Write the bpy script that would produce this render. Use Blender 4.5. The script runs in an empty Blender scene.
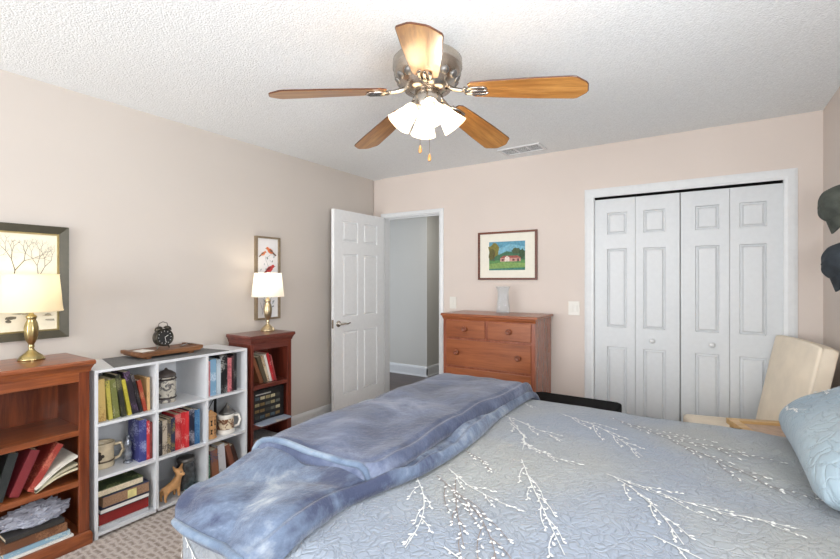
import bpy, bmesh, math, random
from mathutils import Vector, Matrix, noise
R = math.radians
PI = math.pi
C = bpy.context.scene.collection
SC = bpy.context.scene

# ------------------------------------------------------------------ camera, world, lights, exposure
cam_d = bpy.data.cameras.new('camera')
cam_d.sensor_width = 36
cam_d.lens = 441 / 840 * 36
cam_d.clip_start = 0.02
cam = bpy.data.objects.new('camera', cam_d)
cam.location = (3.067, -3.79, 1.350)
cam.rotation_euler = (R(90), 0, R(32.9))
C.objects.link(cam)
SC.camera = cam

w = bpy.data.worlds.new('world')
SC.world = w
w.use_nodes = True
w.node_tree.nodes['Background'].inputs[0].default_value = (0.80, 0.88, 1.0, 1)
w.node_tree.nodes['Background'].inputs[1].default_value = 1.0

def area(name, loc, rot, sx, sy, power, col):
    l = bpy.data.lights.new(name, 'AREA')
    l.shape = 'RECTANGLE'
    l.size = sx
    l.size_y = sy
    l.energy = power
    l.color = col
    o = bpy.data.objects.new(name, l)
    o.location = loc
    o.rotation_euler = rot
    C.objects.link(o)
    return o

# daylight through the window behind the camera and the one beside the bed head
area('window_daylight', (1.25, -6.56, 1.42), (R(106), 0, R(-6)), 2.0, 1.7, 108, (0.96, 0.98, 1.0))
area('side_window_daylight', (3.74, -3.55, 1.45), Vector((-0.66, 0.50, 0.58)).to_track_quat('-Z', 'Y').to_euler(), 1.1, 0.85, 58, (0.96, 0.98, 1.0))
area('hall_fill_light', (0.5, 1.0, 2.40), (0, 0, 0), 0.4, 0.4, 7, (1.0, 0.97, 0.92))  # unseen light added to brighten the hall beyond the door
FAN_BULB, LAMP_BULB = 1.6, 0.65

SC.view_settings.view_transform = 'Standard'
SC.view_settings.look = 'None'
SC.view_settings.gamma = 1
SC.view_settings.use_curve_mapping = False
SC.view_settings.exposure = 0.40

# ------------------------------------------------------------------ materials
def srgb(c):
    return tuple((v / 255 / 12.92) if v / 255 <= 0.04045 else ((v / 255 + 0.055) / 1.055) ** 2.4 for v in c) + (1,)

class NT:
    def __init__(s, name):
        s.m = bpy.data.materials.new(name)
        s.m.use_nodes = True
        s.t = s.m.node_tree
        s.p = s.t.nodes['Principled BSDF']
    def n(s, typ, **kw):
        nd = s.t.nodes.new(typ)
        for k, v in kw.items():
            if k.startswith('i_'):
                key = k[2:].replace('_', ' ')
                nd.inputs[key].default_value = v
            else:
                setattr(nd, k, v)
        return nd
    def l(s, a, b):
        s.t.links.new(a, b)
    def coord(s, scale=(1, 1, 1), rot=(0, 0, 0), kind='Object'):
        tc = s.n('ShaderNodeTexCoord')
        mp = s.n('ShaderNodeMapping')
        mp.inputs['Scale'].default_value = scale
        mp.inputs['Rotation'].default_value = rot
        s.l(tc.outputs[kind], mp.inputs[0])
        return mp.outputs[0]
    def ramp(s, fac, stops):
        r = s.n('ShaderNodeValToRGB')
        el = r.color_ramp.elements
        while len(el) < len(stops):
            el.new(0.5)
        for e, (p, c) in zip(el, stops):
            e.position = p
            e.color = c if len(c) == 4 else srgb(c)
        s.l(fac, r.inputs[0])
        return r.outputs[0]
    def bump(s, h, strength, dist=0.01):
        b = s.n('ShaderNodeBump')
        b.inputs['Strength'].default_value = strength
        b.inputs['Distance'].default_value = dist
        s.l(h, b.inputs['Height'])
        s.l(b.outputs[0], s.p.inputs['Normal'])

def plain(name, col, rough=0.5, metal=0.0, var=0.06, scale=30, spec=0.5, bump=0.0):
    t = NT(name)
    t.p.inputs['Roughness'].default_value = rough
    t.p.inputs['Metallic'].default_value = metal
    t.p.inputs['Specular IOR Level'].default_value = spec
    v = t.coord()
    nz = t.n('ShaderNodeTexNoise', i_Scale=scale, i_Detail=3.0)
    t.l(v, nz.inputs['Vector'])
    a = tuple(max(0, c * (1 - var)) for c in col)
    b = tuple(min(255, c * (1 + var)) for c in col)
    t.l(t.ramp(nz.outputs[0], [(0.3, a), (0.7, b)]), t.p.inputs['Base Color'])
    if bump:
        t.bump(nz.outputs[0], bump)
    return t.m

def wood(name, dark, light, rough=0.35, axis='Z', scale=1.0, coat=0.0):
    t = NT(name)
    sc = {'X': (1.2, 14, 14), 'Y': (14, 1.2, 14), 'Z': (14, 14, 1.2)}[axis]
    v = t.coord(tuple(q * scale for q in sc))
    nz = t.n('ShaderNodeTexNoise', i_Scale=1.6, i_Detail=6.0, i_Roughness=0.62, i_Distortion=0.6)
    t.l(v, nz.inputs['Vector'])
    n2 = t.n('ShaderNodeTexNoise', i_Scale=9.0, i_Detail=4.0)
    t.l(v, n2.inputs['Vector'])
    mx = t.n('ShaderNodeMath', operation='MULTIPLY_ADD')
    mx.inputs[1].default_value = 0.3
    t.l(n2.outputs[0], mx.inputs[0])
    t.l(nz.outputs[0], mx.inputs[2])
    t.l(t.ramp(mx.outputs[0], [(0.45, dark), (0.62, tuple((a + b) / 2 for a, b in zip(dark, light))), (0.82, light)]), t.p.inputs['Base Color'])
    t.p.inputs['Roughness'].default_value = rough
    t.p.inputs['Coat Weight'].default_value = coat
    t.p.inputs['Coat Roughness'].default_value = 0.15
    t.bump(nz.outputs[0], 0.05, 0.003)
    return t.m

def wallmat(name, col):
    t = NT(name)
    v = t.coord()
    nz = t.n('ShaderNodeTexNoise', i_Scale=180.0, i_Detail=2.0)
    t.l(v, nz.inputs['Vector'])
    n2 = t.n('ShaderNodeTexNoise', i_Scale=1.5)
    t.l(v, n2.inputs['Vector'])
    t.l(t.ramp(n2.outputs[0], [(0.3, tuple(c * 0.985 for c in col)), (0.7, col)]), t.p.inputs['Base Color'])
    t.p.inputs['Roughness'].default_value = 0.75
    t.bump(nz.outputs[0], 0.12, 0.002)
    return t.m

def ceilmat():
    t = NT('popcorn_ceiling')
    v = t.coord()
    nz = t.n('ShaderNodeTexNoise', i_Scale=110.0, i_Detail=3.0, i_Roughness=0.6)
    t.l(v, nz.inputs['Vector'])
    vo = t.n('ShaderNodeTexVoronoi', i_Scale=120.0)
    t.l(v, vo.inputs['Vector'])
    ad = t.n('ShaderNodeMath', operation='SUBTRACT')
    t.l(nz.outputs[0], ad.inputs[0])
    t.l(vo.outputs['Distance'], ad.inputs[1])
    t.l(t.ramp(nz.outputs[0], [(0.3, (232, 235, 236)), (0.65, (246, 249, 250))]), t.p.inputs['Base Color'])
    t.p.inputs['Roughness'].default_value = 0.95
    t.bump(ad.outputs[0], 0.45, 0.006)
    return t.m

def carpetmat():
    t = NT('patterned_carpet')
    v = t.coord((1, 1, 1), (0, 0, R(0)))
    ck = t.n('ShaderNodeTexBrick', offset=0.5, i_Scale=1.0)
    ck.inputs['Brick Width'].default_value = 0.062
    ck.inputs['Row Height'].default_value = 0.032
    ck.inputs['Mortar Size'].default_value = 0.016
    ck.inputs['Mortar Smooth'].default_value = 1.0
    ck.inputs['Color1'].default_value = srgb((152, 138, 128))
    ck.inputs['Color2'].default_value = srgb((172, 158, 148))
    ck.inputs['Mortar'].default_value = srgb((206, 195, 187))
    nz0 = t.n('ShaderNodeTexNoise', i_Scale=25.0)
    t.l(v, nz0.inputs['Vector'])
    vm = t.n('ShaderNodeVectorMath', operation='MULTIPLY_ADD')
    vm.inputs[1].default_value = (0.04, 0.04, 0.0)
    t.l(nz0.outputs['Color'], vm.inputs[0])
    t.l(v, vm.inputs[2])
    t.l(vm.outputs[0], ck.inputs['Vector'])
    nz = t.n('ShaderNodeTexNoise', i_Scale=320.0, i_Detail=3.0)
    t.l(v, nz.inputs['Vector'])
    mx = t.n('ShaderNodeMix', data_type='RGBA', blend_type='OVERLAY')
    mx.inputs[0].default_value = 0.8
    t.l(ck.outputs[0], mx.inputs[6])
    t.l(nz.outputs[0], mx.inputs[7])
    t.l(mx.outputs[2], t.p.inputs['Base Color'])
    t.p.inputs['Roughness'].default_value = 1.0
    t.p.inputs['Specular IOR Level'].default_value = 0.1
    t.bump(nz.outputs[0], 0.8, 0.01)
    return t.m

def quiltmat(name, c1, c2, scale=26):
    t = NT(name)
    v = t.coord(kind='UV')
    nz = t.n('ShaderNodeTexNoise', i_Scale=14.0, i_Detail=2.0)
    t.l(v, nz.inputs['Vector'])
    vm = t.n('ShaderNodeVectorMath', operation='MULTIPLY_ADD')
    vm.inputs[1].default_value = (0.10, 0.10, 0.0)
    t.l(nz.outputs['Color'], vm.inputs[0])
    t.l(v, vm.inputs[2])
    vo = t.n('ShaderNodeTexVoronoi', feature='DISTANCE_TO_EDGE', i_Scale=scale)
    t.l(vm.outputs[0], vo.inputs['Vector'])
    mr = t.n('ShaderNodeMapRange')
    mr.inputs[2].default_value = 0.16
    t.l(vo.outputs['Distance'], mr.inputs[0])
    pw = t.n('ShaderNodeMath', operation='POWER')
    pw.inputs[1].default_value = 0.5
    t.l(mr.outputs[0], pw.inputs[0])
    n3 = t.n('ShaderNodeTexNoise', i_Scale=1.6, i_Detail=2.0)
    t.l(v, n3.inputs['Vector'])
    t.l(t.ramp(n3.outputs[0], [(0.36, c1), (0.62, c2)]), t.p.inputs['Base Color'])
    t.p.inputs['Roughness'].default_value = 0.6
    t.p.inputs['Sheen Weight'].default_value = 0.15
    t.bump(pw.outputs[0], 0.55, 0.008)
    return t.m

def plushmat(name, dark, mid, light, seed=0.0, lo=0.38, hi=0.68):
    t = NT(name)
    v = t.coord()
    nz = t.n('ShaderNodeTexNoise', noise_dimensions='4D', i_Scale=3.6, i_Detail=8.0, i_Roughness=0.66, i_Distortion=0.5)
    nz.inputs['W'].default_value = seed
    t.l(v, nz.inputs['Vector'])
    t.l(t.ramp(nz.outputs[0], [(lo, dark), ((lo + hi) / 2, mid), (hi, light)]), t.p.inputs['Base Color'])
    n2 = t.n('ShaderNodeTexNoise', i_Scale=38.0, i_Detail=5.0, i_Roughness=0.7)
    t.l(v, n2.inputs['Vector'])
    t.p.inputs['Roughness'].default_value = 0.85
    t.p.inputs['Sheen Weight'].default_value = 0.25
    t.p.inputs['Sheen Roughness'].default_value = 0.4
    t.bump(n2.outputs[0], 0.5, 0.012)
    return t.m

def shademat(name, col, trans=0.55):
    t = NT(name)
    tr = t.n('ShaderNodeBsdfTranslucent')
    tr.inputs[0].default_value = srgb(col)
    df = t.n('ShaderNodeBsdfDiffuse')
    df.inputs[0].default_value = srgb(col)
    mx = t.n('ShaderNodeMixShader')
    mx.inputs[0].default_value = trans
    t.l(df.outputs[0], mx.inputs[1])
    t.l(tr.outputs[0], mx.inputs[2])
    v = t.coord((60, 60, 60))
    nz = t.n('ShaderNodeTexNoise', i_Scale=4.0)
    t.l(v, nz.inputs['Vector'])
    b = t.n('ShaderNodeBump')
    b.inputs['Strength'].default_value = 0.1
    t.l(nz.outputs[0], b.inputs['Height'])
    t.l(b.outputs[0], df.inputs['Normal'])
    out = t.t.nodes['Material Output']
    t.l(mx.outputs[0], out.inputs[0])
    return t.m

def glassmat(name, col=(1, 1, 1, 1), rough=0.02, ior=1.45, alpha=None):
    t = NT(name)
    t.p.inputs['Base Color'].default_value = col
    t.p.inputs['Transmission Weight'].default_value = 1.0
    t.p.inputs['Roughness'].default_value = rough
    t.p.inputs['IOR'].default_value = ior
    return t.m

def emit(name, col, s):
    t = NT(name)
    t.p.inputs['Emission Color'].default_value = col
    t.p.inputs['Emission Strength'].default_value = s
    return t.m

_bk = {}
def bookmat(base, ink, along='Z'):
    """cloth or paper spine with rows of little printed marks"""
    key = (base, ink, along)
    if key in _bk:
        return _bk[key]
    t = NT('printed_cover')
    v = t.coord()
    sx = t.n('ShaderNodeSeparateXYZ')
    t.l(v, sx.inputs[0])
    nz = t.n('ShaderNodeTexNoise', i_Scale=1.0, i_Detail=1.0)
    mp = t.n('ShaderNodeMapping')
    mp.inputs['Scale'].default_value = (60, 260, 150) if along == 'Z' else (70, 150, 260)
    oi = t.n('ShaderNodeObjectInfo')
    av = t.n('ShaderNodeVectorMath', operation='MULTIPLY_ADD')
    av.inputs[1].default_value = (3.0, 7.0, 5.0)
    t.l(oi.outputs['Random'], av.inputs[0])
    t.l(v, av.inputs[2])
    v = av.outputs[0]
    t.l(v, mp.inputs[0])
    t.l(mp.outputs[0], nz.inputs['Vector'])
    n2 = t.n('ShaderNodeTexNoise', i_Scale=14.0, i_Detail=0.0)
    t.l(v, n2.inputs['Vector'])
    mul = t.n('ShaderNodeMath', operation='MULTIPLY')
    t.l(nz.outputs[0], mul.inputs[0])
    t.l(n2.outputs[0], mul.inputs[1])
    t.l(t.ramp(mul.outputs[0], [(0.30, base), (0.35, tuple(a_ * 0.3 + b_ * 0.7 for a_, b_ in zip(base, ink)))]), t.p.inputs['Base Color'])
    t.p.inputs['Roughness'].default_value = 0.4
    _bk[key] = t.m
    return t.m

M = {}
M['wall'] = wallmat('beige_wall_paint', (204, 196, 188))
M['wall_warm'] = wallmat('warm_wall_paint', (216, 204, 195))
M['hallwall'] = wallmat('hall_wall_paint', (205, 203, 196))
M['ceil'] = ceilmat()
M['carpet'] = carpetmat()
M['white'] = plain('white_trim_paint', (222, 224, 225), 0.35, var=0.01)
M['doorwhite'] = plain('white_door_paint', (208, 211, 213), 0.38, var=0.01)
M['hallfloor'] = wood('dark_plank_floor', (52, 38, 34), (84, 64, 58), 0.35, 'X')
M['lam'] = plain('white_laminate', (212, 214, 217), 0.35, var=0.01)
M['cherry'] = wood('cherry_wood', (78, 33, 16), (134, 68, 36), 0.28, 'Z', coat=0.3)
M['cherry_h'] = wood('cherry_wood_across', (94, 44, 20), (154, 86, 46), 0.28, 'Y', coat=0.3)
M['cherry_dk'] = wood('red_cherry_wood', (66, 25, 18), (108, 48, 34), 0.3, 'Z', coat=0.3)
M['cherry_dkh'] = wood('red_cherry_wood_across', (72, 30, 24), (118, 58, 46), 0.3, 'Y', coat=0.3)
M['maple'] = wood('honey_maple', (122, 64, 36), (160, 94, 56), 0.32, 'X', coat=0.2)
M['maple_v'] = wood('honey_maple_upright', (122, 66, 48), (156, 94, 70), 0.25, 'Z', coat=0.4)
M['oak'] = wood('oak_blade', (150, 96, 44), (208, 152, 84), 0.3, 'X', 1.4, coat=0.5)
M['oak_edge'] = wood('dark_blade_edge', (70, 36, 20), (96, 54, 30), 0.4, 'X')
M['lightwood'] = wood('light_wood', (186, 146, 92), (216, 180, 126), 0.4, 'X')
M['brownwood'] = wood('brown_board', (84, 52, 30), (134, 90, 56), 0.5, 'Y')
M['nickel'] = plain('brushed_nickel', (176, 168, 158), 0.22, 1.0, 0.03, 60)
M['brass'] = plain('antique_brass', (176, 160, 114), 0.28, 1.0, 0.08, 25)
M['brass_pale'] = plain('pale_brass', (196, 178, 144), 0.3, 1.0, 0.08, 25)
M['black'] = plain('black_metal', (26, 26, 26), 0.4, 0.3)
M['blackvinyl'] = plain('black_vinyl', (8, 8, 9), 0.85, spec=0.15)
M['shade'] = shademat('linen_shade', (250, 238, 208), 0.5)
M['shade2'] = shademat('white_linen_shade', (252, 247, 238), 0.5)
M['frost'] = shademat('frosted_glass', (248, 228, 196), 0.45)
M['bulb'] = emit('lit_bulb', (1, 0.86, 0.66, 1), 3)
M['quilt'] = quiltmat('blue_grey_quilt', (138, 148, 162), (154, 158, 158), 42)
M['sham'] = quiltmat('blue_green_sham', (128, 150, 166), (152, 168, 176), 20)
M['plush'] = plushmat('blue_plush', (56, 64, 88), (80, 90, 116), (128, 137, 158), 0.0, 0.40, 0.72)
M['plush2'] = plushmat('pale_blue_plush', (58, 66, 92), (104, 119, 142), (172, 179, 186), 3.7, 0.42, 0.66)
M['hem'] = plushmat('light_blue_plush', (82, 96, 120), (106, 124, 146), (146, 160, 174), 1.2)
M['bud'] = plain('white_embroidery', (222, 223, 220), 0.6, var=0.02)
M['twig'] = plain('taupe_embroidery', (134, 124, 120), 0.6)
M['cream'] = plain('cream_upholstery', (234, 221, 201), 0.7, var=0.03, scale=8)
M['pages'] = plain('book_pages', (222, 208, 180), 0.8, var=0.08, scale=120)
M['whitepaper'] = plain('white_paper', (232, 230, 224), 0.7, var=0.02)
M['glass'] = glassmat('clear_glass')
M['mattress'] = plain('mattress_cloth', (225, 225, 222), 0.8)
M['ceramic'] = plain('beige_stoneware', (206, 190, 160), 0.35, var=0.06)
M['ceramic_w'] = plain('white_glazed_ceramic', (236, 232, 224), 0.25, var=0.02)
M['pewter'] = plain('pewter', (120, 118, 116), 0.35, 0.8)
M['tan'] = plain('tan_figurine_paint', (198, 150, 100), 0.6, var=0.12)
M['greycloth'] = plain('grey_cloth', (112, 112, 112), 0.9, var=0.08, scale=90)
M['plate'] = plain('ivory_switch_plastic', (222, 219, 211), 0.35, var=0.0)

# ------------------------------------------------------------------ geometry helpers
def obj(name, bm, mat, parent=None, smooth=False, loc=None, bevel=0, mats=None, subsurf=0, solid=0):
    me = bpy.data.meshes.new(name)
    bmesh.ops.recalc_face_normals(bm, faces=bm.faces)
    bm.to_mesh(me)
    bm.free()
    if mats:
        for q in mats:
            me.materials.append(q)
    else:
        me.materials.append(mat)
    if smooth:
        for p in me.polygons:
            p.use_smooth = True
    o = bpy.data.objects.new(name, me)
    C.objects.link(o)
    if loc:
        o.location = loc
    if parent:
        o.parent = parent
    if solid:
        md = o.modifiers.new('thickness', 'SOLIDIFY')
        md.thickness = solid
        md.offset = -1
    if bevel:
        md = o.modifiers.new('bevel', 'BEVEL')
        md.width = bevel
        md.segments = 2
        md.limit_method = 'ANGLE'
        md.angle_limit = R(40)
    if subsurf:
        md = o.modifiers.new('sub', 'SUBSURF')
        md.levels = md.render_levels = subsurf
    return o

def tag(o, label=None, cat=None, group=None, kind=None):
    if label: o['label'] = label
    if cat: o['category'] = cat
    if group: o['group'] = group
    if kind: o['kind'] = kind
    return o

def thing(name, label, cat, loc=(0, 0, 0), rot=(0, 0, 0), group=None, kind=None):
    o = bpy.data.objects.new(name, None)
    C.objects.link(o)
    o.empty_display_size = 0.05
    o.location = loc
    o.rotation_euler = rot if isinstance(rot, tuple) else (0, 0, rot)
    return tag(o, label, cat, group, kind)

def bx(bm, x0, x1, y0, y1, z0, z1, mtx=None):
    vs = [bm.verts.new((x, y, z)) for x in (x0, x1) for y in (y0, y1) for z in (z0, z1)]
    f = [(0, 1, 3, 2), (4, 6, 7, 5), (0, 4, 5, 1), (2, 3, 7, 6), (0, 2, 6, 4), (1, 5, 7, 3)]
    for q in f:
        bm.faces.new([vs[i] for i in q])
    if mtx:
        for v in vs:
            v.co = mtx @ v.co
    return bm

def box(x0, x1, y0, y1, z0, z1, mtx=None):
    return bx(bmesh.new(), x0, x1, y0, y1, z0, z1, mtx)

def lathe(bm, prof, seg=32, mtx=None, cap=True):
    rings = []
    for r, z in prof:
        rg = []
        for i in range(seg):
            a = 2 * PI * i / seg
            v = Vector((r * math.cos(a), r * math.sin(a), z))
            rg.append(bm.verts.new(mtx @ v if mtx else v))
        rings.append(rg)
    for a, b in zip(rings, rings[1:]):
        for i in range(seg):
            j = (i + 1) % seg
            bm.faces.new((a[i], a[j], b[j], b[i]))
    if cap:
        for rg in (rings[0], rings[-1]):
            try: bm.faces.new(rg)
            except ValueError: pass
    return bm

def tube(bm, pts, r, seg=8, closed=False):
    pts = [Vector(p) for p in pts]
    rs = r if isinstance(r, (list, tuple)) else [r] * len(pts)
    rings = []
    n = len(pts)
    prev = None
    for i, p in enumerate(pts):
        if closed:
            d = pts[(i + 1) % n] - pts[i - 1]
        else:
            d = pts[min(i + 1, n - 1)] - pts[max(i - 1, 0)]
        d.normalize()
        if prev is None:
            up = Vector((0, 0, 1)) if abs(d.z) < 0.9 else Vector((1, 0, 0))
            s = d.cross(up).normalized()
        else:
            s = (prev - d * prev.dot(d)).normalized()
        prev = s
        t = d.cross(s)
        rings.append([bm.verts.new(p + (s * math.cos(2 * PI * k / seg) + t * math.sin(2 * PI * k / seg)) * rs[i]) for k in range(seg)])
    pr = list(zip(rings, rings[1:])) + ([(rings[-1], rings[0])] if closed else [])
    for a, b in pr:
        for k in range(seg):
            j = (k + 1) % seg
            bm.faces.new((a[k], a[j], b[j], b[k]))
    if not closed:
        bm.faces.new(rings[0])
        bm.faces.new(rings[-1])
    return bm

def prism(bm, poly, z0, z1, mtx=None, mi=0):
    """poly (x, y) extruded in z"""
    a = [bm.verts.new((x, y, z0)) for x, y in poly]
    b = [bm.verts.new((x, y, z1)) for x, y in poly]
    fs = [bm.faces.new(a), bm.faces.new(b)]
    n = len(poly)
    for i in range(n):
        j = (i + 1) % n
        fs.append(bm.faces.new((a[i], a[j], b[j], b[i])))
    for f in fs:
        f.material_index = mi
    if mtx:
        for v in a + b:
            v.co = mtx @ v.co
    return bm

def ring_frame(bm, y0, y1, z0, z1, wd, x0, x1, plane='x', slope=0):
    """mitred picture-frame moulding, outline (y,z) extruded over x (or x/y swapped)"""
    o = [(y0, z0), (y1, z0), (y1, z1), (y0, z1)]
    i = [(y0 + wd, z0 + wd), (y1 - wd, z0 + wd), (y1 - wd, z1 - wd), (y0 + wd, z1 - wd)]
    def P(d, q):
        return (d, q[0], q[1]) if plane == 'x' else ((q[0], d, q[1]) if plane == 'y' else (q[0], q[1], d))
    vo0 = [bm.verts.new(P(x0, q)) for q in o]; vi0 = [bm.verts.new(P(x0, q)) for q in i]
    vo1 = [bm.verts.new(P(x1, q)) for q in o]; vi1 = [bm.verts.new(P(x1 - slope, q)) for q in i]
    for k in range(4):
        j = (k + 1) % 4
        bm.faces.new((vo0[k], vo0[j], vi0[j], vi0[k]))
        bm.faces.new((vo1[k], vo1[j], vi1[j], vi1[k]))
        bm.faces.new((vo0[k], vo0[j], vo1[j], vo1[k]))
        bm.faces.new((vi0[k], vi0[j], vi1[j], vi1[k]))
    return bm

def grid_mesh(nu, nv, fn, closed_u=False):
    bm = bmesh.new()
    uvl = bm.loops.layers.uv.new('UVMap')
    V = [[bm.verts.new(fn(i / (nu - 1), j / (nv - 1))[0]) for j in range(nv)] for i in range(nu)]
    UV = [[fn(i / (nu - 1), j / (nv - 1))[1] for j in range(nv)] for i in range(nu)]
    for i in range(nu - 1):
        for j in range(nv - 1):
            f = bm.faces.new((V[i][j], V[i + 1][j], V[i + 1][j + 1], V[i][j + 1]))
            for lp, (a, b) in zip(f.loops, ((i, j), (i + 1, j), (i + 1, j + 1), (i, j + 1))):
                lp[uvl].uv = UV[a][b]
    return bm

def flatart(name, items, parent, plane, d0, dz=0.0006, loc=None):
    """a printed or painted picture: coloured patches one on another, one mesh. items = (colour, points)"""
    bm = bmesh.new()
    mats, idx = [], {}
    for n, (col, pts) in enumerate(items):
        if col not in idx:
            idx[col] = len(mats)
            mats.append(plain('picture_ink', col, 0.8, var=0.1, scale=60))
        d = d0 + n * dz * 0.3 * (1 if plane == 'x' else -1)
        vs = [bm.verts.new((d, a, b) if plane == 'x' else (a, d, b)) for a, b in pts]
        f = bm.faces.new(vs)
        f.material_index = idx[col]
    return obj(name, bm, None, parent, mats=mats)

def stroke(p, q, w0, w1=None):
    w1 = w0 if w1 is None else w1
    d = Vector((q[0] - p[0], q[1] - p[1])); L = d.length or 1
    n = Vector((-d.y, d.x)) / L
    return [(p[0] + n.x * w0, p[1] + n.y * w0), (q[0] + n.x * w1, q[1] + n.y * w1), (q[0] - n.x * w1, q[1] - n.y * w1), (p[0] - n.x * w0, p[1] - n.y * w0)]

def blob(cx, cy, rx, ry, n=14, j=0.15, seed=0, rot=0):
    rd = random.Random(seed)
    out = []
    for k in range(n):
        a = 2 * PI * k / n
        s = 1 + rd.uniform(-j, j)
        x, y = rx * s * math.cos(a), ry * s * math.sin(a)
        out.append((cx + x * math.cos(rot) - y * math.sin(rot), cy + x * math.sin(rot) + y * math.cos(rot)))
    return out

# ------------------------------------------------------------------ the room
W, H, YN = 3.704, 2.44, -6.5
DX0, DX1, CX0, CX1, DT = 0.155, 0.852, 2.303, 3.508, 2.02

def struct(name, bm, m, **k):
    return tag(obj(name, bm, m, **k), kind='structure')

struct('floor', box(-0.1, W + 0.1, YN - 0.1, 0.02, -0.1, 0), M['carpet'])
struct('ceiling', box(-0.1, W + 0.1, YN - 0.1, 0.14, H, H + 0.1), M['ceil'])
struct('wall_left', box(-0.1, 0, YN - 0.1, 0.0, 0, H), M['wall'])
b = bmesh.new()
bx(b, -0.1, 0.125, 0.02, 0.09, 0, H); bx(b, 0.1249, DX0, 0, 0.09, 0, H)
bx(b, DX0, DX1, 0, 0.09, DT, H); bx(b, DX1, CX0, 0, 0.09, 0, H); bx(b, CX0, CX1, 0, 0.09, DT, H); bx(b, CX1, W + 0.1, 0, 0.09, 0, H)
struct('wall_back', b, M['wall_warm'])
# right wall with a window beside the bed head, out of the picture
b = bmesh.new()
bx(b, W, W + 0.1, -2.95, 0.0, 0, H); bx(b, W, W + 0.1, YN - 0.1, -4.15, 0, H)
bx(b, W, W + 0.1, -4.15, -2.95, 0, 1.0); bx(b, W, W + 0.1, -4.15, -2.95, 1.9, H)
struct('wall_right', b, M['wall_warm'])
b = bmesh.new()
bx(b, 0, 0.25, YN - 0.1, YN, 0, H); bx(b, 2.25, W, YN - 0.1, YN, 0, H)
bx(b, 0.25, 2.25, YN - 0.1, YN, 0, 0.57); bx(b, 0.25, 2.25, YN - 0.1, YN, 2.27, H)
struct('wall_near', b, M['wall'])
wn = tag(obj('window_1', ring_frame(bmesh.new(), 0.19, 2.31, 0.51, 2.33, 0.07, YN, YN + 0.02, 'y'), M['white']), kind='structure')
wn = tag(obj('window_2', ring_frame(bmesh.new(), -4.21, -2.89, 0.94, 1.96, 0.07, W, W - 0.02, 'x'), M['white']), kind='structure')

def baseboard(name, pts):
    """profile run along a straight line p->q, on the side given by n"""
    bm = bmesh.new()
    prof = [(0, 0), (0.022, 0), (0.022, 0.012), (0.014, 0.022), (0.014, 0.115), (0.008, 0.135), (0, 0.142)]
    for (p, q, n) in pts:
        vs = []
        for e in (p, q):
            vs.append([bm.verts.new((e[0] + n[0] * a, e[1] + n[1] * a, z)) for a, z in prof])
        k = len(prof)
        for i in range(k):
            j = (i + 1) % k
            bm.faces.new((vs[0][i], vs[0][j], vs[1][j], vs[1][i]))
        bm.faces.new(vs[0]); bm.faces.new(vs[1])
    return struct(name, bm, M['white'])

baseboard('baseboard_left', [((0, YN), (0, 0.0), (1, 0))])
baseboard('baseboard_back', [((DX1 + 0.046, 0), (CX0 - 0.066, 0), (0, -1))])
baseboard('baseboard_right', [((W, YN), (W, 0), (-1, 0))])

def casing(name, x0, x1, top, wd, y, out):
    bm = bmesh.new()
    prof = [(0.0, 0.0), (0.0, 0.012), (wd * 0.25, 0.018), (wd * 0.75, 0.014), (wd, 0.008), (wd, 0.0)]
    def P(d, t, seg):     # d outward from the opening edge
        yy = y + out * t
        return {0: (x0 - d, yy, 0), 1: (x0 - d, yy, top + d), 2: (x1 + d, yy, top + d), 3: (x1 + d, yy, 0)}[seg]
    rows = [[bm.verts.new(P(d, t, s)) for d, t in prof] for s in range(4)]
    for a, c in zip(rows, rows[1:]):
        for i in range(len(prof)):
            j = (i + 1) % len(prof)
            bm.faces.new((a[i], a[j], c[j], c[i]))
    return struct(name, bm, M['white'])

casing('trim_1', DX0, DX1, DT - 0.005, 0.042, 0, -1)
casing('trim_2', CX0, CX1, DT - 0.005, 0.07, 0, -1)
b = bmesh.new()     # door jamb lining with its stop
bx(b, DX0, DX0 + 0.006, 0.0, 0.09, 0, DT); bx(b, DX1 - 0.012, DX1, 0.0, 0.09, 0, DT); bx(b, DX0 + 0.006, DX1 - 0.012, 0.0, 0.09, DT - 0.012, DT)
bx(b, DX1 - 0.022, DX1 - 0.012, 0.045, 0.08, 0, DT - 0.012); bx(b, DX0 + 0.022, DX1 - 0.022, 0.045, 0.08, DT - 0.022, DT - 0.012)
struct('trim_3', b, M['white'])
b = bmesh.new()
bx(b, CX0, CX0 + 0.004, 0.0, 0.14, 0, DT); bx(b, CX1 - 0.003, CX1, 0.0, 0.14, 0, DT)
struct('trim_4', b, M['white'])

# hallway and closet beyond
struct('floor_hall', box(-2.3, 1.6, 0.02, 4.2, -0.1, 0), M['hallfloor'])
struct('ceiling_hall', box(-2.3, 1.6, 0.09, 4.2, H, H + 0.1), M['ceil'])
struct('wall_hall_far', box(-2.3, -0.17, 1.39, 4.2, 0, H), M['hallwall'])
struct('wall_hall_end', box(-0.17, 1.6, 4.0, 4.2, 0, H), M['hallwall'])
struct('wall_hall_right', box(1.3, 1.6, 0.09, 4.0, 0, H), M['hallwall'])
struct('wall_hall_left', box(-2.4, -2.3, 0.09, 1.39, 0, H), M['hallwall'])
baseboard('baseboard_hall', [((-2.3, 1.39), (-0.156, 1.39), (0, -1)), ((-0.17, 1.376), (-0.17, 4.0), (1, 0))])
b = bmesh.new()
bx(b, 2.0, 3.8, 0.7, 0.8, 0, H); bx(b, 1.9, 2.0, 0.09, 0.8, 0, H); bx(b, 3.8, 3.9, 0.09, 0.8, 0, H); bx(b, 2.0, 3.8, 0.02, 0.7, -0.1, 0); bx(b, 2.0, 3.8, 0.09, 0.7, 2.3, 2.4)
struct('wall_closet', b, M['hallwall'])

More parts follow.
